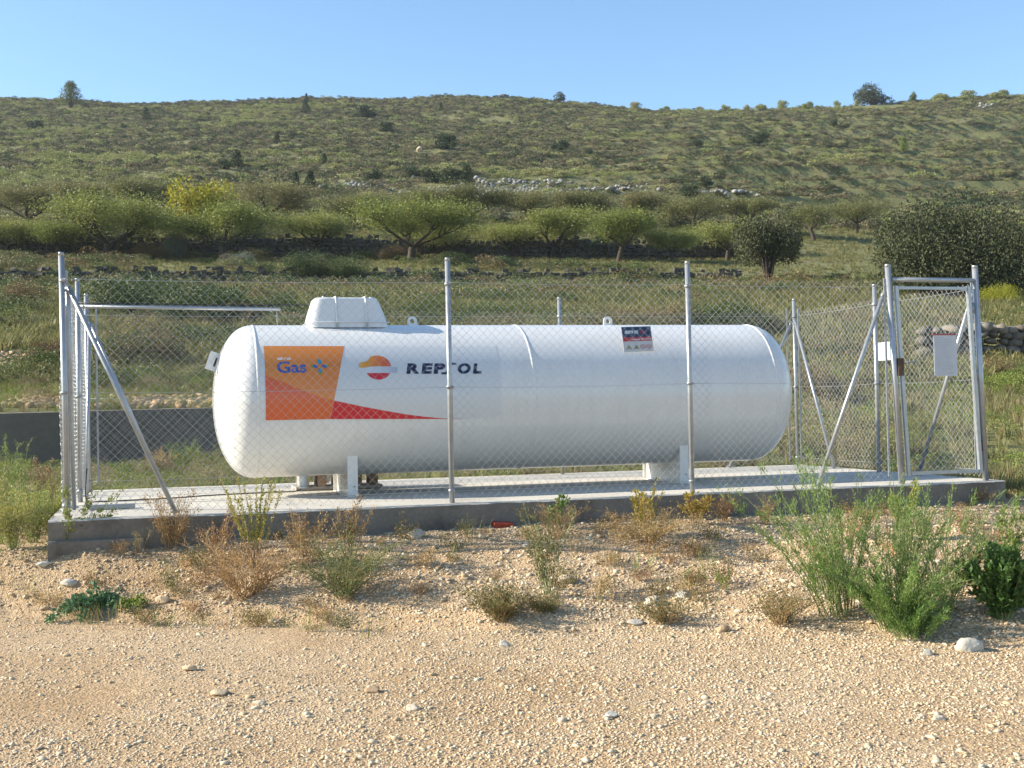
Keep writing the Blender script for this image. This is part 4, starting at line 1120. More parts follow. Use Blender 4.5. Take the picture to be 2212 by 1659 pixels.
# oaks
ok1 = cloud_meshes(61, lf_oak, 1.6, 1.5, 1.9, 17000, .085, 1.0, 16, 1.0, False, .075, .86)
p = D(1660, 622); put('small_oak', ok1, p, 'small round dark oak on a short trunk right of the third fence post', 'tree', None, 70 * .46293 / F_PX * p.y / 1.35, 0, (1.0, 1.22))
ok2 = cloud_meshes(63, lf_oak, 4.2, 3.6, 4.1, 60000, .115, .5, 34, .8, False, .22, .88)
p = D(2070, 655); put('big_oak', ok2, p, 'big spreading dark oak rising behind the gate', 'tree', None, 165 * .46293 / F_PX * p.y / 3.75, 0, (1.0, 1.18))
oks = cloud_meshes(65, lf_oak, 1.7, 1.5, 1.5, 5000, .13, .1, 16, .3, False, .10)
p = D(1888, 226); put('ridge_oak', oks, p, 'dark rounded oak standing alone on the skyline at the right', 'tree', None, 42 * .46293 / F_PX * p.y / 1.5, 1)
pine = cloud_meshes(66, lf_bush, 1.5, 1.3, 3.4, 5200, .13, .3, 24, .6, True, .08)
p = D(153, 233); put('pine_tree', pine, p, 'light green pine standing on the skyline at the far left', 'tree', None, 52 * .46293 / F_PX * p.y / 3.7, 0, (1.5, 1.05))
rt = cloud_meshes(67, lf_oak, .8, .8, 1.5, 1800, .13, .1, 12, .3, False, .06)
p = D(1208, 219); put('ridge_tree', rt, p, 'small upright dark tree alone on the middle of the skyline', 'tree', None, 27 * .46293 / F_PX * p.y / 1.6)
# junipers
jun = [cloud_meshes(70 + k, lf_jun, 1.0, .95, 2.0, 3400, .13, .05, 14, .3, k % 2 == 0, .05, .85) for k in range(4)]
G_JU = 'dark junipers dotted over the hillside'
for i, (x, y, h, k, sx, lb) in enumerate([
    (75, 283, 22, 1, 1.3, 'dark juniper below the skyline pine, near the left edge'),
    (315, 262, 20, 0, .8, 'pointed juniper right of and below the skyline pine'),
    (268, 282, 12, 1, 1.2, 'small flat juniper just left of the pointed one'),
    (598, 311, 17, 0, .9, 'small juniper on the open slope left of centre'),
    (660, 245, 20, 2, .8, 'pointed juniper just under the skyline left of centre'),
    (662, 226, 16, 0, .6, 'thin juniper breaking the skyline left of centre'),
    (792, 254, 24, 1, 1.4, 'broad juniper high on the slope above the hood'),
    (963, 323, 30, 1, 1.25, 'biggest lone round juniper high above the second fence post'),
    (1212, 328, 24, 3, 1.2, 'lone round juniper in mid slope below the skyline tree'),
    (1272, 335, 15, 1, 1.0, 'small juniper to the right of the lone mid-slope one'),
    (485, 366, 22, 1, 1.0, 'left one of the two junipers touching each other'),
    (513, 363, 26, 0, 1.0, 'right one of the two junipers touching each other'),
    (420, 333, 14, 1, 1.2, 'small juniper left of the touching pair'),
    (805, 395, 27, 1, 1.1, 'rounded juniper left of the row of four'),
    (700, 355, 16, 0, 1.0, 'small juniper between the pair and the row of four'),
    (893, 387, 24, 1, 1.2, 'leftmost juniper of the dense row of four'),
    (932, 396, 34, 3, 1.1, 'second and tallest juniper of the dense row of four'),
    (972, 398, 32, 1, 1.3, 'third juniper of the dense row of four'),
    (1008, 399, 28, 0, 1.1, 'rightmost juniper of the dense row of four'),
    (638, 413, 28, 0, .8, 'left juniper of two rising over the back row trees'),
    (671, 418, 32, 2, .9, 'right juniper of two rising over the back row trees'),
    (835, 285, 20, 1, 1.4, 'low juniper beside the rocky step above the hood'),
    (953, 240, 13, 0, .7, 'tiny juniper under the skyline right of the hood'),
    (1800, 276, 15, 1, 1.1, 'small juniper under the skyline oak'),
    (1505, 318, 16, 3, 1.1, 'small juniper among the right hand terraces'),
    (1525, 408, 22, 1, 1.0, 'juniper beside the stone track at the right'),
    (1490, 437, 22, 1, 1.5, 'low wide juniper at the left end of the stone track'),
    (1640, 318, 22, 1, 1.6, 'wide dark juniper on the upper right terrace')]):
    p = D(x, y); sc_ = h * .46293 / F_PX * p.y / 2.05
    put('juniper', jun[k], p, lb, 'juniper', G_JU, sc_ * 1.5, i * 1.3, (sx, .95), None, 'stems')
p = D(146, 247); put('green_shrub', jun[1], p, 'small bright green shrub at the foot of the skyline pine', 'shrub', None, .9 * 14 * .46293 / F_PX * p.y / 2, 0, (1.3, 1), lf_weed, 'stems')
p = D(1952, 330); put('green_shrub', jun[0], p, 'upright bright green sapling on the right hand terraces', 'shrub', None, 28 * .46293 / F_PX * p.y / 2, 0, (.8, 1), lf_weed, 'stems')
# little bushes on the skyline, right
G_SK = 'low bushes along the right skyline'
rr_ = random.Random(12)
for i, (x, y, h, w_, lb) in enumerate([(1342, 226, 9, 1.8, 'leftmost low bush on the right skyline'), (1372, 229, 16, 1.6, 'rounded pale bush on the skyline right of the upright tree'),
    (1436, 232, 12, 1.8, 'flat bush dipping on the skyline in the saddle'), (1512, 237, 10, 1.5, 'small bush at the lowest dip of the skyline'), (1568, 237, 15, 1.4, 'dense bush after the lowest dip of the skyline'),
    (1612, 238, 12, 1.2, 'faint bush in the middle of the skyline row'), (1642, 238, 16, 1.5, 'broad green bush in the middle of the skyline row'), (1690, 238, 18, 1.3, 'tallest green bush of the skyline row'),
    (1745, 236, 15, 1.5, 'last dense bush before the bare skyline'), (1808, 229, 15, .9, 'thin pale bush left of the skyline oak'), (1852, 227, 14, .9, 'thin pale bush touching the skyline oak'),
    (1972, 223, 20, .8, 'small umbrella-shaped tree right of the skyline oak'), (2030, 220, 18, 1.6, 'pale bush on the rise of the right skyline'), (2090, 216, 18, 1.8, 'wide pale bush on the top of the rise'), (2160, 214, 18, 2.0, 'wide pale bush near the right end of the skyline')]):
    p = D(x, y); put('skyline_bush', jun[1 if i % 2 else 3], p, lb, 'bush', G_SK, h * .46293 / F_PX * p.y / 1.35, i * 2.1, (w_ * .8, 1), lf_scrub if i != 11 else lf_bush, 'stems')
# shrubs between the fence and the orchard
bsh = [cloud_meshes(80 + k, lf_dark_bush, 1.3, 1.1, 1.15, 15000, .050, .05, 22, .2, False, .03) for k in range(3)]
G_BU = 'green bushes on the slope behind the tank'
for i, (x, y, w_, h, k, mt, lb) in enumerate([
    (300, 695, 230, 105, 0, None, 'large dark green bush behind the top of the left fence bay'),
    (450, 712, 230, 105, 1, None, 'dense dark green bush behind the horizontal tube'),
    (575, 706, 150, 78, 2, None, 'green bush between the horizontal tube and the white hood'),
    (310, 790, 190, 80, 1, lf_brown, 'tangled brownish bush lower on the slope behind the left fence bay'),
    (665, 600, 110, 58, 0, None, 'bright rounded bush on the slope above the white hood'),
    (750, 606, 120, 52, 2, None, 'wide rounded bush right above the white hood'),
    (515, 578, 76, 34, 1, lf_grey, 'pale green bush at the wall foot under the leaning almond'),
    (380, 560, 60, 64, 0, lf_grey, 'tall grey-green bush between the two big front almonds'),
    (330, 560, 80, 36, 2, lf_brown, 'russet bush at the foot of the widest almond'),
    (850, 562, 90, 30, 1, lf_brown, 'russet bush at the foot of the large round almond'),
    (900, 700, 150, 40, 2, None, 'low green bush behind the left lifting lug'),
    (1060, 706, 150, 40, 0, None, 'low green bush behind the tank between second post and weld'),
    (1230, 716, 170, 44, 1, lf_bush, 'green bush around the base of the back middle post'),
    (1420, 722, 210, 62, 2, lf_brown, 'brownish bush behind the warning sign'),
    (1560, 726, 200, 76, 0, None, 'green bush behind the right shoulder of the tank'),
    (1650, 745, 150, 74, 1, lf_oak, 'dark bush behind the right end of the tank'),
    (60, 672, 110, 70, 2, lf_brown, 'brown and green bush at the left edge above the retaining wall'),
    (40, 700, 90, 36, 0, lf_weed, 'small bright green bush at the left edge above the retaining wall'),
    (110, 790, 120, 60, 1, lf_brown, 'grey-brown tangle left of the corner post above the wall'),
    (1760, 870, 130, 90, 1, lf_brown, 'brown bush behind the mesh right of the tank'),
    (1800, 790, 130, 60, 2, None, 'green and dark bush behind the right braces'),
    (1990, 770, 110, 56, 0, lf_bush, 'dark bush behind the gate notice'),
    (2160, 665, 90, 50, 0, lf_yellow, 'yellowish bush right of the gate in front of the big oak'),
    (2150, 830, 120, 60, 2, lf_brown, 'reddish brown bush in front of the dry stone wall, right of the gate')]):
    p = D(x, y); k_ = .46293 / F_PX * p.y
    put('bush', bsh[k], p, lb, 'bush', G_BU, 1.0, i * 1.7, (w_ * k_ / 2.3, h * k_ / 1.2), mt, 'stems')

# ------------------------------------------------------------------ scrub over the hill
n = 100000
s_ = np.sqrt(rng.uniform(108 ** 2, 334 ** 2, n)); x_ = rng.uniform(-.64, .64, n) * s_
y_ = s_to_Y(x_, s_); cell = {(int(h.x // 1.4), int(h.y // 2.8)) for h in RUB}
inr = np.array([(int(a // 1.4), int(b // 2.8)) in cell for a, b in zip(x_, y_)])
keep = ~(inr & (rng.random(n) < .8)) & ((fbm(x_ * .09, y_ * .13, 91, 4) + .5 * fbm(x_ * .5, y_ * .5, 93, 2)) > -.52 + .3 * rng.random(n) - .12)
x_, s_, y_ = x_[keep], s_[keep], y_[keep]; z_ = terr(x_, s_)
sc_ = .48 + .95 * rng.random(len(x_)) ** 2.8
zone = fbm(x_ * .035, y_ * .05, 99, 4) + .55 * fbm(x_ * .3, y_ * .3, 98, 2); u01 = rng.random(len(x_))
pk = np.where(zone + .5 * (u01 - .5) > .30, rng.integers(3, 5, len(x_)), rng.integers(0, 3, len(x_))); pk = np.where(u01 > .93, 5, pk)
sc_ = np.where(pk == 5, sc_ * 1.25, sc_)
ko = np.array(KEEP_OUT); d2 = np.full(len(x_), 9.0)
for kx, ky, kr in ko: d2 = np.minimum(d2, ((x_ - kx) / kr) ** 2 + ((y_ - ky + kr * .7) / (kr * 1.8)) ** 2)
ok_ = d2 > 1; x_, y_, z_, sc_, pk = x_[ok_], y_[ok_], z_[ok_], sc_[ok_], pk[ok_]
scatter('hillside_scrub', shr, x_, y_, z_ - .05, np.stack([sc_ * 1.2, sc_ * 1.2, sc_ * 1.05], 1), rng.uniform(0, 6.28, len(x_)), .1, idx=pk)

# ------------------------------------------------------------------ gravel
peb_m = stony('pebbles', [(.42, .30, .18), (.53, .40, .245), (.58, .455, .295), (.53, .45, .335), (.59, .49, .345), (.61, .52, .39)], .85, 1.5)
pebp = [proto('pebble_pattern', *rock_verts(20 + k, 1, .4, f_), peb_m) for k, f_ in enumerate((.45, .6, .75, .55, .4))]
n = 190000
y_ = np.concatenate([rng.uniform(3.6, 12.2, n // 2), 3.6 + 8.6 * rng.random(n // 2) ** 1.3]); x_ = rng.uniform(-.68, .68, n) * y_
P_ = (x_ - O.x) * U.x + (y_ - O.y) * U.y; Q_ = (x_ - O.x) * V.x + (y_ - O.y) * V.y
keep = ~((P_ > -.13) & (Q_ > -.10) & (P_ < 8.17)) & ~((Q_ > -.10) & (P_ > 8.1) & (Q_ > .4)) & ~((P_ < -.2) & (y_ > 9.3))
Zf_ = 7.6 - .30 * x_
bank = np.clip((y_ - Zf_ + .3) / .8, 0, 1)
keep &= (fbm(x_ * .8, y_ * .8, 201, 4) + .55 * rng.random(n) + .30 * bank) > -.02
x_, y_, bank = x_[keep], y_[keep], bank[keep]; z_ = ground_z(x_, y_)
sz = np.exp(rng.normal(math.log(.0052), .42, len(x_))) * (1 + .45 * bank)
big_ = rng.random(len(x_)) < .0015 + .007 * bank; sz = np.where(big_, sz * rng.uniform(1.6, 3.4, len(x_)), sz); sz = np.clip(sz, .0025, .030)
scatter('gravel', pebp, x_, y_, z_ + sz * .15, np.stack([sz * rng.uniform(.9, 1.7, len(x_)), sz * rng.uniform(.8, 1.2, len(x_)), sz], 1), rng.uniform(0, 6.28, len(x_)), .35)

# stones one can point at
st_m = stony('stone_surface', [(.50, .42, .31), (.62, .55, .45), (.66, .62, .55)], .9, 7)
stc = {'tan': (.50, .37, .23), 'white': (.44, .41, .35), 'grey': (.44, .41, .35), 'pale': (.50, .42, .31), 'brown': (.36, .25, .15)}
stm = {k: simple('stone_' + k, c, .9, 0, .18, 9, .5, 60) for k, c in stc.items()}
for i, (x, y, w_, h_, cl, lb) in enumerate([
    (2094, 1396, 58, 34, 'white', 'largest white stone, rounded, in front of the big green bush at the right'),
    (2003, 1412, 26, 15, 'white', 'small white stone to the left of the largest white one'),
    (901, 1157, 40, 24, 'pale', 'rounded pale stone leaning at the slab front, left of the second post'),
    (806, 1493, 38, 16, 'brown', 'brown flat stone on the open gravel below the olive bush'),
    (472, 1497, 44, 18, 'tan', 'tan stone with a dark hollow on the gravel at lower left'),
    (892, 1530, 34, 14, 'pale', 'flat pale stone just below the brown flat one'),
    (1090, 1392, 24, 14, 'grey', 'small rounded grey stone on the gravel below the picture centre'),
    (1412, 1300, 46, 26, 'pale', 'large pale stone half sunk in the bank, right of centre'),
    (1372, 1345, 38, 12, 'white', 'flat white stone below the large half sunk pale one'),
    (1474, 1288, 34, 18, 'grey', 'grey stone right of the large half sunk pale one'),
    (1560, 1360, 34, 16, 'brown', 'brown stone casting a shadow at the edge of the gravel flat'),
    (1225, 1255, 44, 20, 'pale', 'pale broken stone beside the thin tall plant'),
    (352, 1297, 32, 16, 'tan', 'tan stone on the ground left of the dry orange bush'),
    (150, 1262, 36, 16, 'grey', 'grey stone on the bank near the left end of the slab'),
    (98, 1222, 34, 12, 'white', 'flat white fragment at the left foot of the footing'),
    (410, 1443, 30, 14, 'tan', 'flat tan stone on the gravel above the hollow one'),
    (1320, 1545, 34, 14, 'white', 'pale flat stone on the gravel at lower right of centre'),
    (560, 1520, 28, 13, 'pale', 'small pale stone in the lower left gravel'),
    (2030, 1552, 36, 12, 'pale', 'flat pale stone on the gravel near the lower right corner'),
    (1140, 1180, 26, 12, 'grey', 'small grey stone by the slab right of the red brick')]):
    p = D(x, y + h_ * .25); k_ = .46293 / F_PX * p.y
    vs, fs = rock_verts(500 + i, 3, .5, 1.0)
    vs = vs * np.array([w_ * k_ * .55, w_ * k_ * .42, h_ * k_ * .62])
    o = link('stone', mesh_from('stone', vs, fs, stm[cl], True)); o.location = (p.x, p.y, p.z + h_ * k_ * .22); o.rotation_euler = (0, 0, rnd.uniform(-.5, .5))
    tag(o, lb, 'stone')
p = D(1085, 1138); b_ = MB().box((0, 0, 0), (.16, .09, .045)).build('brick_fragment', simple('brick_red', (.35, .055, .03), .85, 0, .3, 20, .4, 60), None, bevel=.006)
b_.location = (p.x, p.y, p.z + .015); b_.rotation_euler = (.1, .05, .3); tag(b_, 'broken dark red brick fragment on the ground against the slab front', 'brick')

# ------------------------------------------------------------------ plants in the foreground
def bez(p0, p1, p2, n):
    t = np.linspace(0, 1, n)[:, None]; return (1 - t) ** 2 * p0 + 2 * t * (1 - t) * p1 + t ** 2 * p2
def plant_meshes(seed, stems, h, spread, leaf, per, leafmat, stemmat, twigs=6, twig_len=.25, up=.6, r=.003, f0=.15, aspect=.3, lean=(0, 0), dj=.7, droop=0.0, base_r=.04, hmin=.55, cluster=.012):
    g = np.random.default_rng(seed); segs = []; LP = []; LD = []
    for k in range(stems):
        a = g.uniform(0, 6.283); tl = spread * math.sqrt(g.random()); Ls = h * g.uniform(hmin, 1.0)
        b = np.array([math.cos(a), math.sin(a), 0]) * base_r * g.random()
        out = np.array([math.cos(a) + lean[0], math.sin(a) + lean[1], 0])
        tip = b + out * Ls * tl + np.array([0, 0, 1]) * Ls * (1 - .35 * tl - droop * tl)
        mid = b + out * Ls * tl * (.35 + .25 * droop) + np.array([0, 0, 1]) * Ls * (.55 + .25 * droop)
        C = bez(b, mid, tip, 8) + np.cumsum(g.normal(size=(8, 3)) * .006 * h, 0)
        for i in range(7): segs.append((C[i], C[i + 1], r * (1 - .1 * i), r * (1 - .1 * (i + 1))))
        chains = [(C, f0)]
        for _ in range(twigs):
            t = g.uniform(max(f0, .12), .95); i = int(t * 6.99); p0 = C[i] + (C[i + 1] - C[i]) * (t * 6.99 - i); d = unit(C[i + 1] - C[i]); s_ = unit(g.normal(size=3)); s_[2] = abs(s_[2]) * .6
            dd = unit(d * up + s_ * (1 - up * .5)); TL = twig_len * Ls * (1.1 - t * .7) * g.uniform(.5, 1.2)
            T_ = bez(p0, p0 + dd * TL * .5, p0 + dd * TL + np.array([0, 0, .12 * TL]), 4)
            for q in range(3): segs.append((T_[q], T_[q + 1], r * .5, r * .35))
            chains.append((T_, 0))
        for C_, ff in chains:
            m_ = max(2, int(per * (1.6 if len(C_) == 8 else 1))); t = g.uniform(ff, 1, m_) * (len(C_) - 1.001); i = t.astype(int); fr = (t - i)[:, None]
            LP.append(C_[i] * (1 - fr) + C_[i + 1] * fr + g.normal(size=(m_, 3)) * cluster); LD.append(unit(C_[i + 1] - C_[i]) + np.array([0, 0, .15]))
    LP = np.concatenate(LP); LD = np.concatenate(LD)
    v, f = leaf_quads(LP, leaf, aspect, LD, dj, g); sv, sf = seg_tubes(segs, 3)
    return mesh_from('stems', sv, sf, stemmat), mesh_from('leaves', v, f, leafmat)
def plant(name, x, y, label, meshes, cat='plant', group=None, sink=.02, scale=1.0, rz=0.0):
    p = D(x, y); root = empty(name, (p.x, p.y, p.z - sink), rz); root.scale = (scale,) * 3; tag(root, label, cat, group)
    link('stems', meshes[0], root); link('leaves', meshes[1], root); return root
lf_fresh = leafy('fresh_green', [(.07, .135, .030), (.125, .215, .048), (.19, .285, .065), (.26, .34, .085)], .35, scale=2.5)
lf_dark = leafy('dark_green', [(.028, .062, .014), (.05, .105, .022), (.085, .155, .034), (.13, .20, .05)], .2, scale=3)
lf_spike = leafy('yellow_green', [(.15, .19, .03), (.24, .27, .045), (.34, .34, .07), (.40, .34, .10)], .3, scale=3)
lf_olive = leafy('olive_small', [(.07, .085, .03), (.12, .13, .045), (.18, .16, .06), (.27, .17, .07)], .2, scale=3)
lf_dry = leafy('dry_orange', [(.26, .15, .06), (.38, .23, .09), (.46, .30, .13), (.30, .26, .10)], .2, scale=3)
lf_red = leafy('red_seed', [(.18, .085, .045), (.25, .13, .065), (.32, .20, .10), (.20, .17, .07)], .2, scale=3)
lf_gold = leafy('golden_leaf', [(.22, .20, .03), (.34, .29, .04), (.42, .33, .06), (.36, .20, .06)], .35, scale=3)
# 1 dry orange bush with the spiky yellow-green plant growing out of it
plant('dry_bush', 530, 1295, 'orange-brown dry twiggy bush in front of the slab, under the spiky plant', plant_meshes(1, 40, .44, 1.15, .010, 8, lf_dry, stem_dry, 9, .35, .5, .0022, .1, .5), scale=1.35)
plant('spiky_plant', 552, 1232, 'spiky yellow-green plant with stiff upright stems above the dry orange bush', plant_meshes(2, 19, .74, .33, .019, 85, lf_spike, stem_dry, 0, .2, .6, .0042, .40, .42, (-.1, 0), 1.0, -.35, .03, .62, .004))
plant('dry_stalks', 470, 1215, 'reddish dry stalks left of the spiky plant', plant_meshes(3, 14, .36, .55, .012, 16, lf_red, stem_dry, 3, .2, .7, .002, .3, .5, (-.2, 0)), scale=1.3)
# 2 olive bush
plant('olive_bush', 745, 1290, 'olive-green feathery bush with russet tips, second from the left on the bank', plant_meshes(4, 50, .46, 1.1, .012, 12, lf_olive, stem_grn, 8, .35, .5, .0022, .08, .42), scale=1.2)
plant('russet_stalks', 755, 1210, 'tall russet seed stalks rising behind the olive bush', plant_meshes(5, 13, .45, .50, .012, 26, lf_red, stem_dry, 3, .18, .8, .0026, .35, .5, (.1, 0)), scale=1.25)
plant('dry_stalks', 655, 1225, 'brown dry stalks between the orange bush and the olive bush', plant_meshes(6, 16, .40, .55, .012, 18, lf_dry, stem_dry, 4, .25, .7, .0024, .25, .5, (.2, 0)), scale=1.25)
# 3, 4, 5
plant('low_bush', 1080, 1338, 'low brownish green bush at the gravel edge below the picture centre', plant_meshes(7, 52, .24, 1.25, .012, 12, lf_olive, stem_dry, 7, .4, .5, .0018, .05, .42), scale=1.25)
plant('thin_plant', 1186, 1285, 'thin tall olive plant in front of the tank middle', plant_meshes(8, 14, .62, .36, .016, 16, lf_olive, stem_grn, 7, .2, .7, .003, .15, .4), scale=1.15)
plant('red_stalks', 1205, 1165, 'row of thin red seed stalks against the slab under the tank middle', plant_meshes(9, 26, .30, .70, .010, 16, lf_red, stem_dry, 3, .2, .8, .0018, .3, .5), scale=1.25)
plant('vine_sprig', 1203, 1140, 'fresh green sprig climbing above the red seed stalks', plant_meshes(10, 4, .34, .3, .03, 14, lf_fresh, stem_grn, 3, .2, .6, .002, .2, .6))
plant('olive_tuft', 1180, 1322, 'dark olive tuft at the foot of the thin tall plant', plant_meshes(11, 40, .17, 1.1, .012, 10, lf_olive, stem_grn, 5, .4, .5, .0016, .05, .42))
# 6, 7
plant('leafy_plant', 1392, 1160, 'yellow-green leafy plant with broad upright leaves in front of the right saddle leg', plant_meshes(12, 10, .50, .32, .036, 18, lf_gold, stem_dry, 2, .15, .8, .004, .3, .34, (0, 0), .8))
plant('dry_bush', 1400, 1172, 'wide pale brown dry bush around the yellow-green leafy plant', plant_meshes(13, 40, .34, 1.5, .011, 10, lf_dry, stem_dry, 7, .3, .6, .002, .15, .5), scale=1.25)
plant('leafy_plant', 1500, 1135, 'golden brown curling plant in front of the third fence post', plant_meshes(14, 13, .30, .75, .028, 10, lf_gold, stem_dry, 3, .2, .7, .003, .3, .42, (.1, 0), .8), scale=1.2)
plant('dry_stalks', 1560, 1128, 'brown dry stalks just right of the third fence post', plant_meshes(15, 16, .26, .7, .012, 14, lf_red, stem_dry, 3, .2, .7, .002, .25, .5), scale=1.3)
# 8, 9
plant('dry_tuft', 1440, 1345, 'low brown tuft with a thin red stalk on the gravel edge right of centre', plant_meshes(16, 44, .18, 1.3, .010, 8, lf_olive, stem_dry, 5, .4, .5, .0016, .05, .45), scale=1.3)
plant('dark_tuft', 1685, 1348, 'dark brown dry tuft left of the big green bush', plant_meshes(17, 40, .24, 1.1, .010, 8, lf_olive, stem_dry, 6, .4, .5, .002, .05, .45), scale=1.3)
plant('green_sprig', 1505, 1258, 'small bright green sprig on the bank, right of centre', plant_meshes(18, 12, .10, .9, .016, 12, lf_fresh, stem_grn, 2, .3, .6, .0015, .1, .4))
plant('green_sprig', 1568, 1275, 'upright thin green sprig on the bank left of the dark brown tuft', plant_meshes(19, 5, .22, .3, .014, 22, lf_weed, stem_grn, 2, .2, .7, .0015, .1, .4))
# 10 the large green bush: several feathery clumps
def feather(seed, stems, h, spread, lean=(0, 0), mat=None, per=20):
    return plant_meshes(seed, stems, h, spread, .020, per, mat or lf_fresh, stem_grn, 13, .17, .75, .0036, .08, .22, lean, .6, 0, .10, .5, .010)
m1 = feather(20, 26, 1.16, .48, (-.45, .1)); m2 = feather(21, 26, 1.02, .45, (.35, .1)); m3 = feather(22, 40, .55, .95, (0, -.15))
v_ = [m1, m2, m3]
def join_meshes(lst, k, name, offs):
    V_ = []; F_ = []; b = 0
    for mm, of in zip(lst, offs):
        me = mm[k]; n_ = len(me.vertices); co = np.empty(n_ * 3); me.vertices.foreach_get('co', co); V_.append(co.reshape(-1, 3) + np.array(of))
        li = np.empty(len(me.loops), int); me.loops.foreach_get('vertex_index', li); F_.append(li.reshape(-1, 4) + b); b += n_
    return mesh_from(name, np.concatenate(V_), np.concatenate(F_), lst[0][k].materials[0])
of = [(-.12, .10, 0), (.22, .12, 0), (.10, -.18, 0)]
plant('green_bush', 1880, 1345, 'largest bright green feathery bush, spreading stems, right foreground', (join_meshes(v_, 0, 'stems', of), join_meshes(v_, 1, 'leaves', of)), 'bush')
plant('green_plant', 1800, 1330, 'feathery green plant leaning left with long bare-footed stems, beside the largest bush', feather(23, 14, 1.05, .55, (-.55, 0)), 'plant')
plant('green_plant', 2040, 1330, 'bright green feathery plant leaning right beside the largest green bush', feather(24, 16, .92, .50, (.45, 0)), 'plant')
plant('green_plant', 1965, 1378, 'low feathery green plant in front of the largest green bush', feather(25, 24, .40, .9, (.1, 0)), 'plant')
plant('golden_weed', 1958, 1165, 'yellowish green upright weed in front of the left gate post', plant_meshes(26, 9, .52, .35, .018, 34, lf_spike, stem_grn, 5, .15, .8, .003, .15, .35), 'plant')
plant('brown_weed', 1840, 1160, 'thin brownish weed against the slab left of the gate', plant_meshes(27, 18, .30, .8, .011, 12, lf_dry, stem_dry, 4, .25, .6, .002, .2, .5), 'plant')
plant('brown_weed', 1652, 1135, 'thin tan weed against the slab beside the biggest bush top', plant_meshes(28, 14, .30, .55, .011, 14, lf_dry, stem_dry, 4, .25, .6, .002, .2, .5), 'plant')
plant('brown_weed', 2075, 1135, 'rusty thin weed against the slab below the gate', plant_meshes(29, 15, .24, .8, .010, 12, lf_red, stem_dry, 3, .25, .6, .002, .2, .5), 'plant')
# 11, 12
plant('dark_bush', 2166, 1335, 'dark green leafy bush cut by the right picture edge', plant_meshes(30, 34, .50, .62, .042, 15, lf_dark, stem_grn, 5, .3, .6, .004, .1, .5, (0, 0), .9), 'bush')
plant('dark_bush', 2225, 1310, 'second dark green leafy bush mostly outside the right picture edge', plant_meshes(31, 26, .48, .6, .042, 15, lf_dark, stem_grn, 5, .3, .6, .004, .1, .5, (0, 0), .9), 'bush')
plant('thin_plant', 2188, 1230, 'thin green upright plant at the right picture edge', plant_meshes(32, 9, .62, .28, .024, 26, lf_weed, stem_grn, 4, .15, .8, .003, .15, .4), 'plant')
plant('brown_weed', 2130, 1290, 'faint brown weed between the green bush and the right edge bush', plant_meshes(33, 26, .34, .9, .010, 9, lf_dry, stem_dry, 5, .3, .6, .0017, .1, .5), 'plant')
# 13, 14
plant('ground_herb', 205, 1316, 'flat blue-green herb spreading on the gravel at the left', plant_meshes(34, 44, .17, 3.0, .034, 11, leafy('herb_leaf', [(.045, .10, .045), (.08, .16, .075), (.13, .22, .10)], .2, scale=4), stem_grn, 2, .2, .5, .0016, .1, .7, (0, 0), 1.2, .3), 'plant', None, .0)
plant('ground_herb', 285, 1312, 'small yellowish herb at the right end of the flat blue-green one', plant_meshes(35, 18, .10, 1.2, .022, 12, lf_weed, stem_grn, 2, .2, .5, .0015, .1, .5), 'plant')
plant('dry_stalks', 372, 1185, 'brown seed stalks against the slab under the left brace', plant_meshes(36, 22, .42, .55, .012, 20, lf_dry, stem_dry, 4, .25, .7, .0022, .15, .5), 'plant', scale=1.2)
plant('dry_stalks', 300, 1196, 'short pale straw stalk bent in front of the footing', plant_meshes(37, 6, .26, .8, .012, 10, lf_grass, stem_dry, 2, .3, .7, .002, .3, .4, (.4, 0)), 'plant')
plant('green_creeper', 150, 1188, 'green creeper trailing rightwards over the left end of the slab front', plant_meshes(38, 9, .62, .55, .022, 34, lf_weed, stem_grn, 3, .14, .6, .002, .12, .45, (1.0, .05), .9), 'plant')
G_L = 'yellow-green weeds by the left end of the slab'
for i, (x, y, h_, lb) in enumerate([(28, 1185, .62, 'leftmost yellow-green weed clump, cut by the picture edge'), (72, 1172, .56, 'yellow-green weed clump between the edge and the corner post'),
    (106, 1150, .50, 'yellow-green weed clump touching the left corner post'), (45, 1125, .88, 'tall green flowering weed in front of the retaining wall'), (12, 1105, .78, 'tall green weed at the left picture edge in front of the retaining wall'),
    (98, 1105, .66, 'reddish green weed just left of the corner post'), (-15, 1150, .60, 'yellow-green weed clump mostly outside the left picture edge')]):
    plant('weed_clump', x, y, lb, plant_meshes(40 + i, 34 if i < 3 else 15, h_, .55 if i < 3 else .32, .017, 14 if i < 3 else 20, (lf_spike, lf_weed, lf_spike, lf_weed, lf_weed, lf_red, lf_spike)[i], stem_grn, 6, .24, .65, .0024, .1, .36), 'weeds', G_L)
G_W = 'weeds between the slab and the retaining wall'
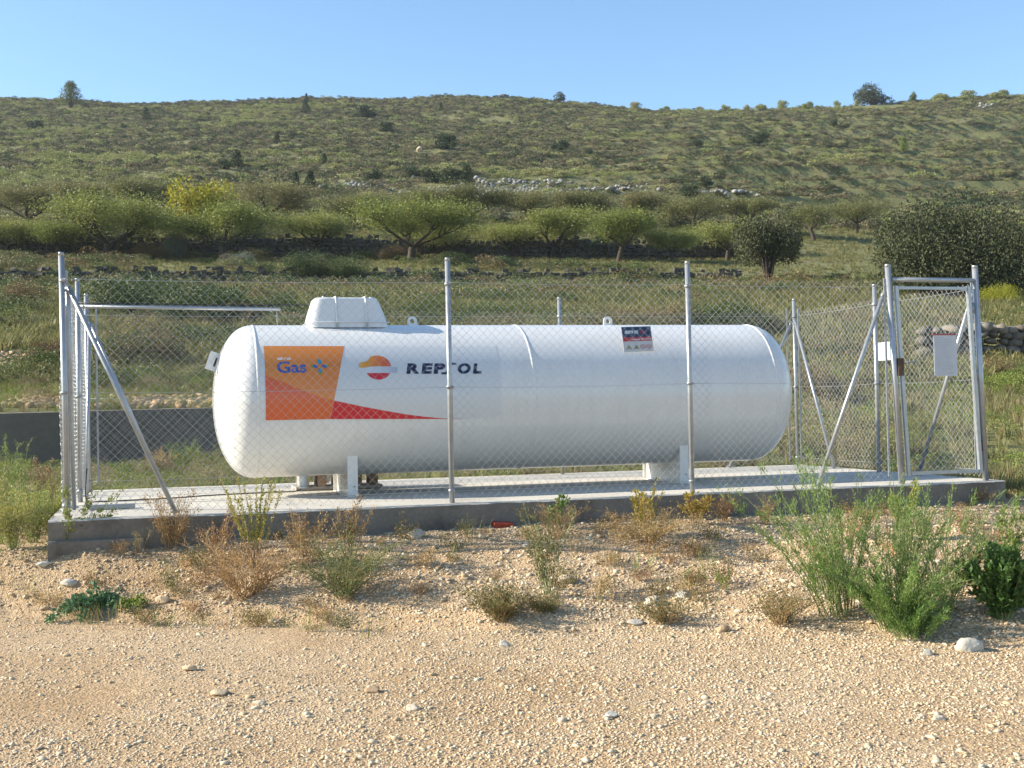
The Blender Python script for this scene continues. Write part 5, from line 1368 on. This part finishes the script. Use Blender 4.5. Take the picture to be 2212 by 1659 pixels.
for i, (x, y, h_, mt, lb) in enumerate([(395, 1028, .62, lf_weed, 'green flowering weed seen under the left brace'), (330, 1040, .40, lf_red, 'reddish weed behind the left fence bay'), (440, 1030, .50, lf_weed, 'green weed touching the left end of the tank'),
    (270, 1045, .34, lf_weed, 'low green weed behind the left fence bay'), (510, 1045, .42, lf_weed, 'green weed under the left end of the tank'), (356, 1035, .48, lf_dry, 'brown seed weed just left of the brace, behind the slab')]):
    plant('yard_weed', x, y, lb, plant_meshes(60 + i, 24, h_, .5, .020, 16, mt, stem_grn, 6, .24, .65, .0026, .1, .36), 'weeds', G_W)
# thin dry weeds strewn over the bank
n = 700
y_ = rng.uniform(6.9, 12, n); x_ = rng.uniform(-.52, .52, n) * y_; Q_ = (x_ - O.x) * V.x + (y_ - O.y) * V.y; P_ = (x_ - O.x) * U.x + (y_ - O.y) * U.y
keep = (((Q_ < -.14) & (Q_ > -2.6)) | (P_ > 8.3)) & (y_ > 7.3 - .3 * x_) & (fbm(x_, y_, 301, 3) + .25 * ss(-.9, -.1, Q_) > -.05)
x_, y_ = x_[keep], y_[keep]
bp = [tuft_proto(500 + k, m_, 16, .16, .6, .0016) for k, m_ in enumerate((lf_grass, lf_dry, lf_weed))]
def plant_proto(seed, mt, h):
    a, b = plant_meshes(seed, 12, h, .9, .012, 9, mt, stem_dry, 4, .35, .5, .0014, .1, .45); return bpy.data.objects.new('weed_pattern', b)
bp += [plant_proto(510, lf_olive, .16), plant_proto(511, lf_dry, .14), plant_proto(512, lf_red, .18)]
scatter('small_weeds', bp, x_, y_, ground_z(x_, y_) - .01, .5 + .8 * rng.random(len(x_)), rng.uniform(0, 6.28, len(x_)), .15)

# ------------------------------------------------------------------ thin air between here and the ridge
hz = MB().box((0, 190, 48), (1300, 900, 104)).build('haze', None)
hm = bpy.data.materials.new('haze'); hm.use_nodes = True; hn = hm.node_tree.nodes; hn.remove(hn['Principled BSDF'])
pv = hn.new('ShaderNodeVolumePrincipled'); pv.inputs['Color'].default_value = (.80, .88, 1.0, 1); pv.inputs['Density'].default_value = 0.00016; pv.inputs['Anisotropy'].default_value = .2
hm.node_tree.links.new(pv.outputs[0], hn['Material Output'].inputs['Volume']); hz.data.materials.append(hm); tag(hz, kind='stuff')
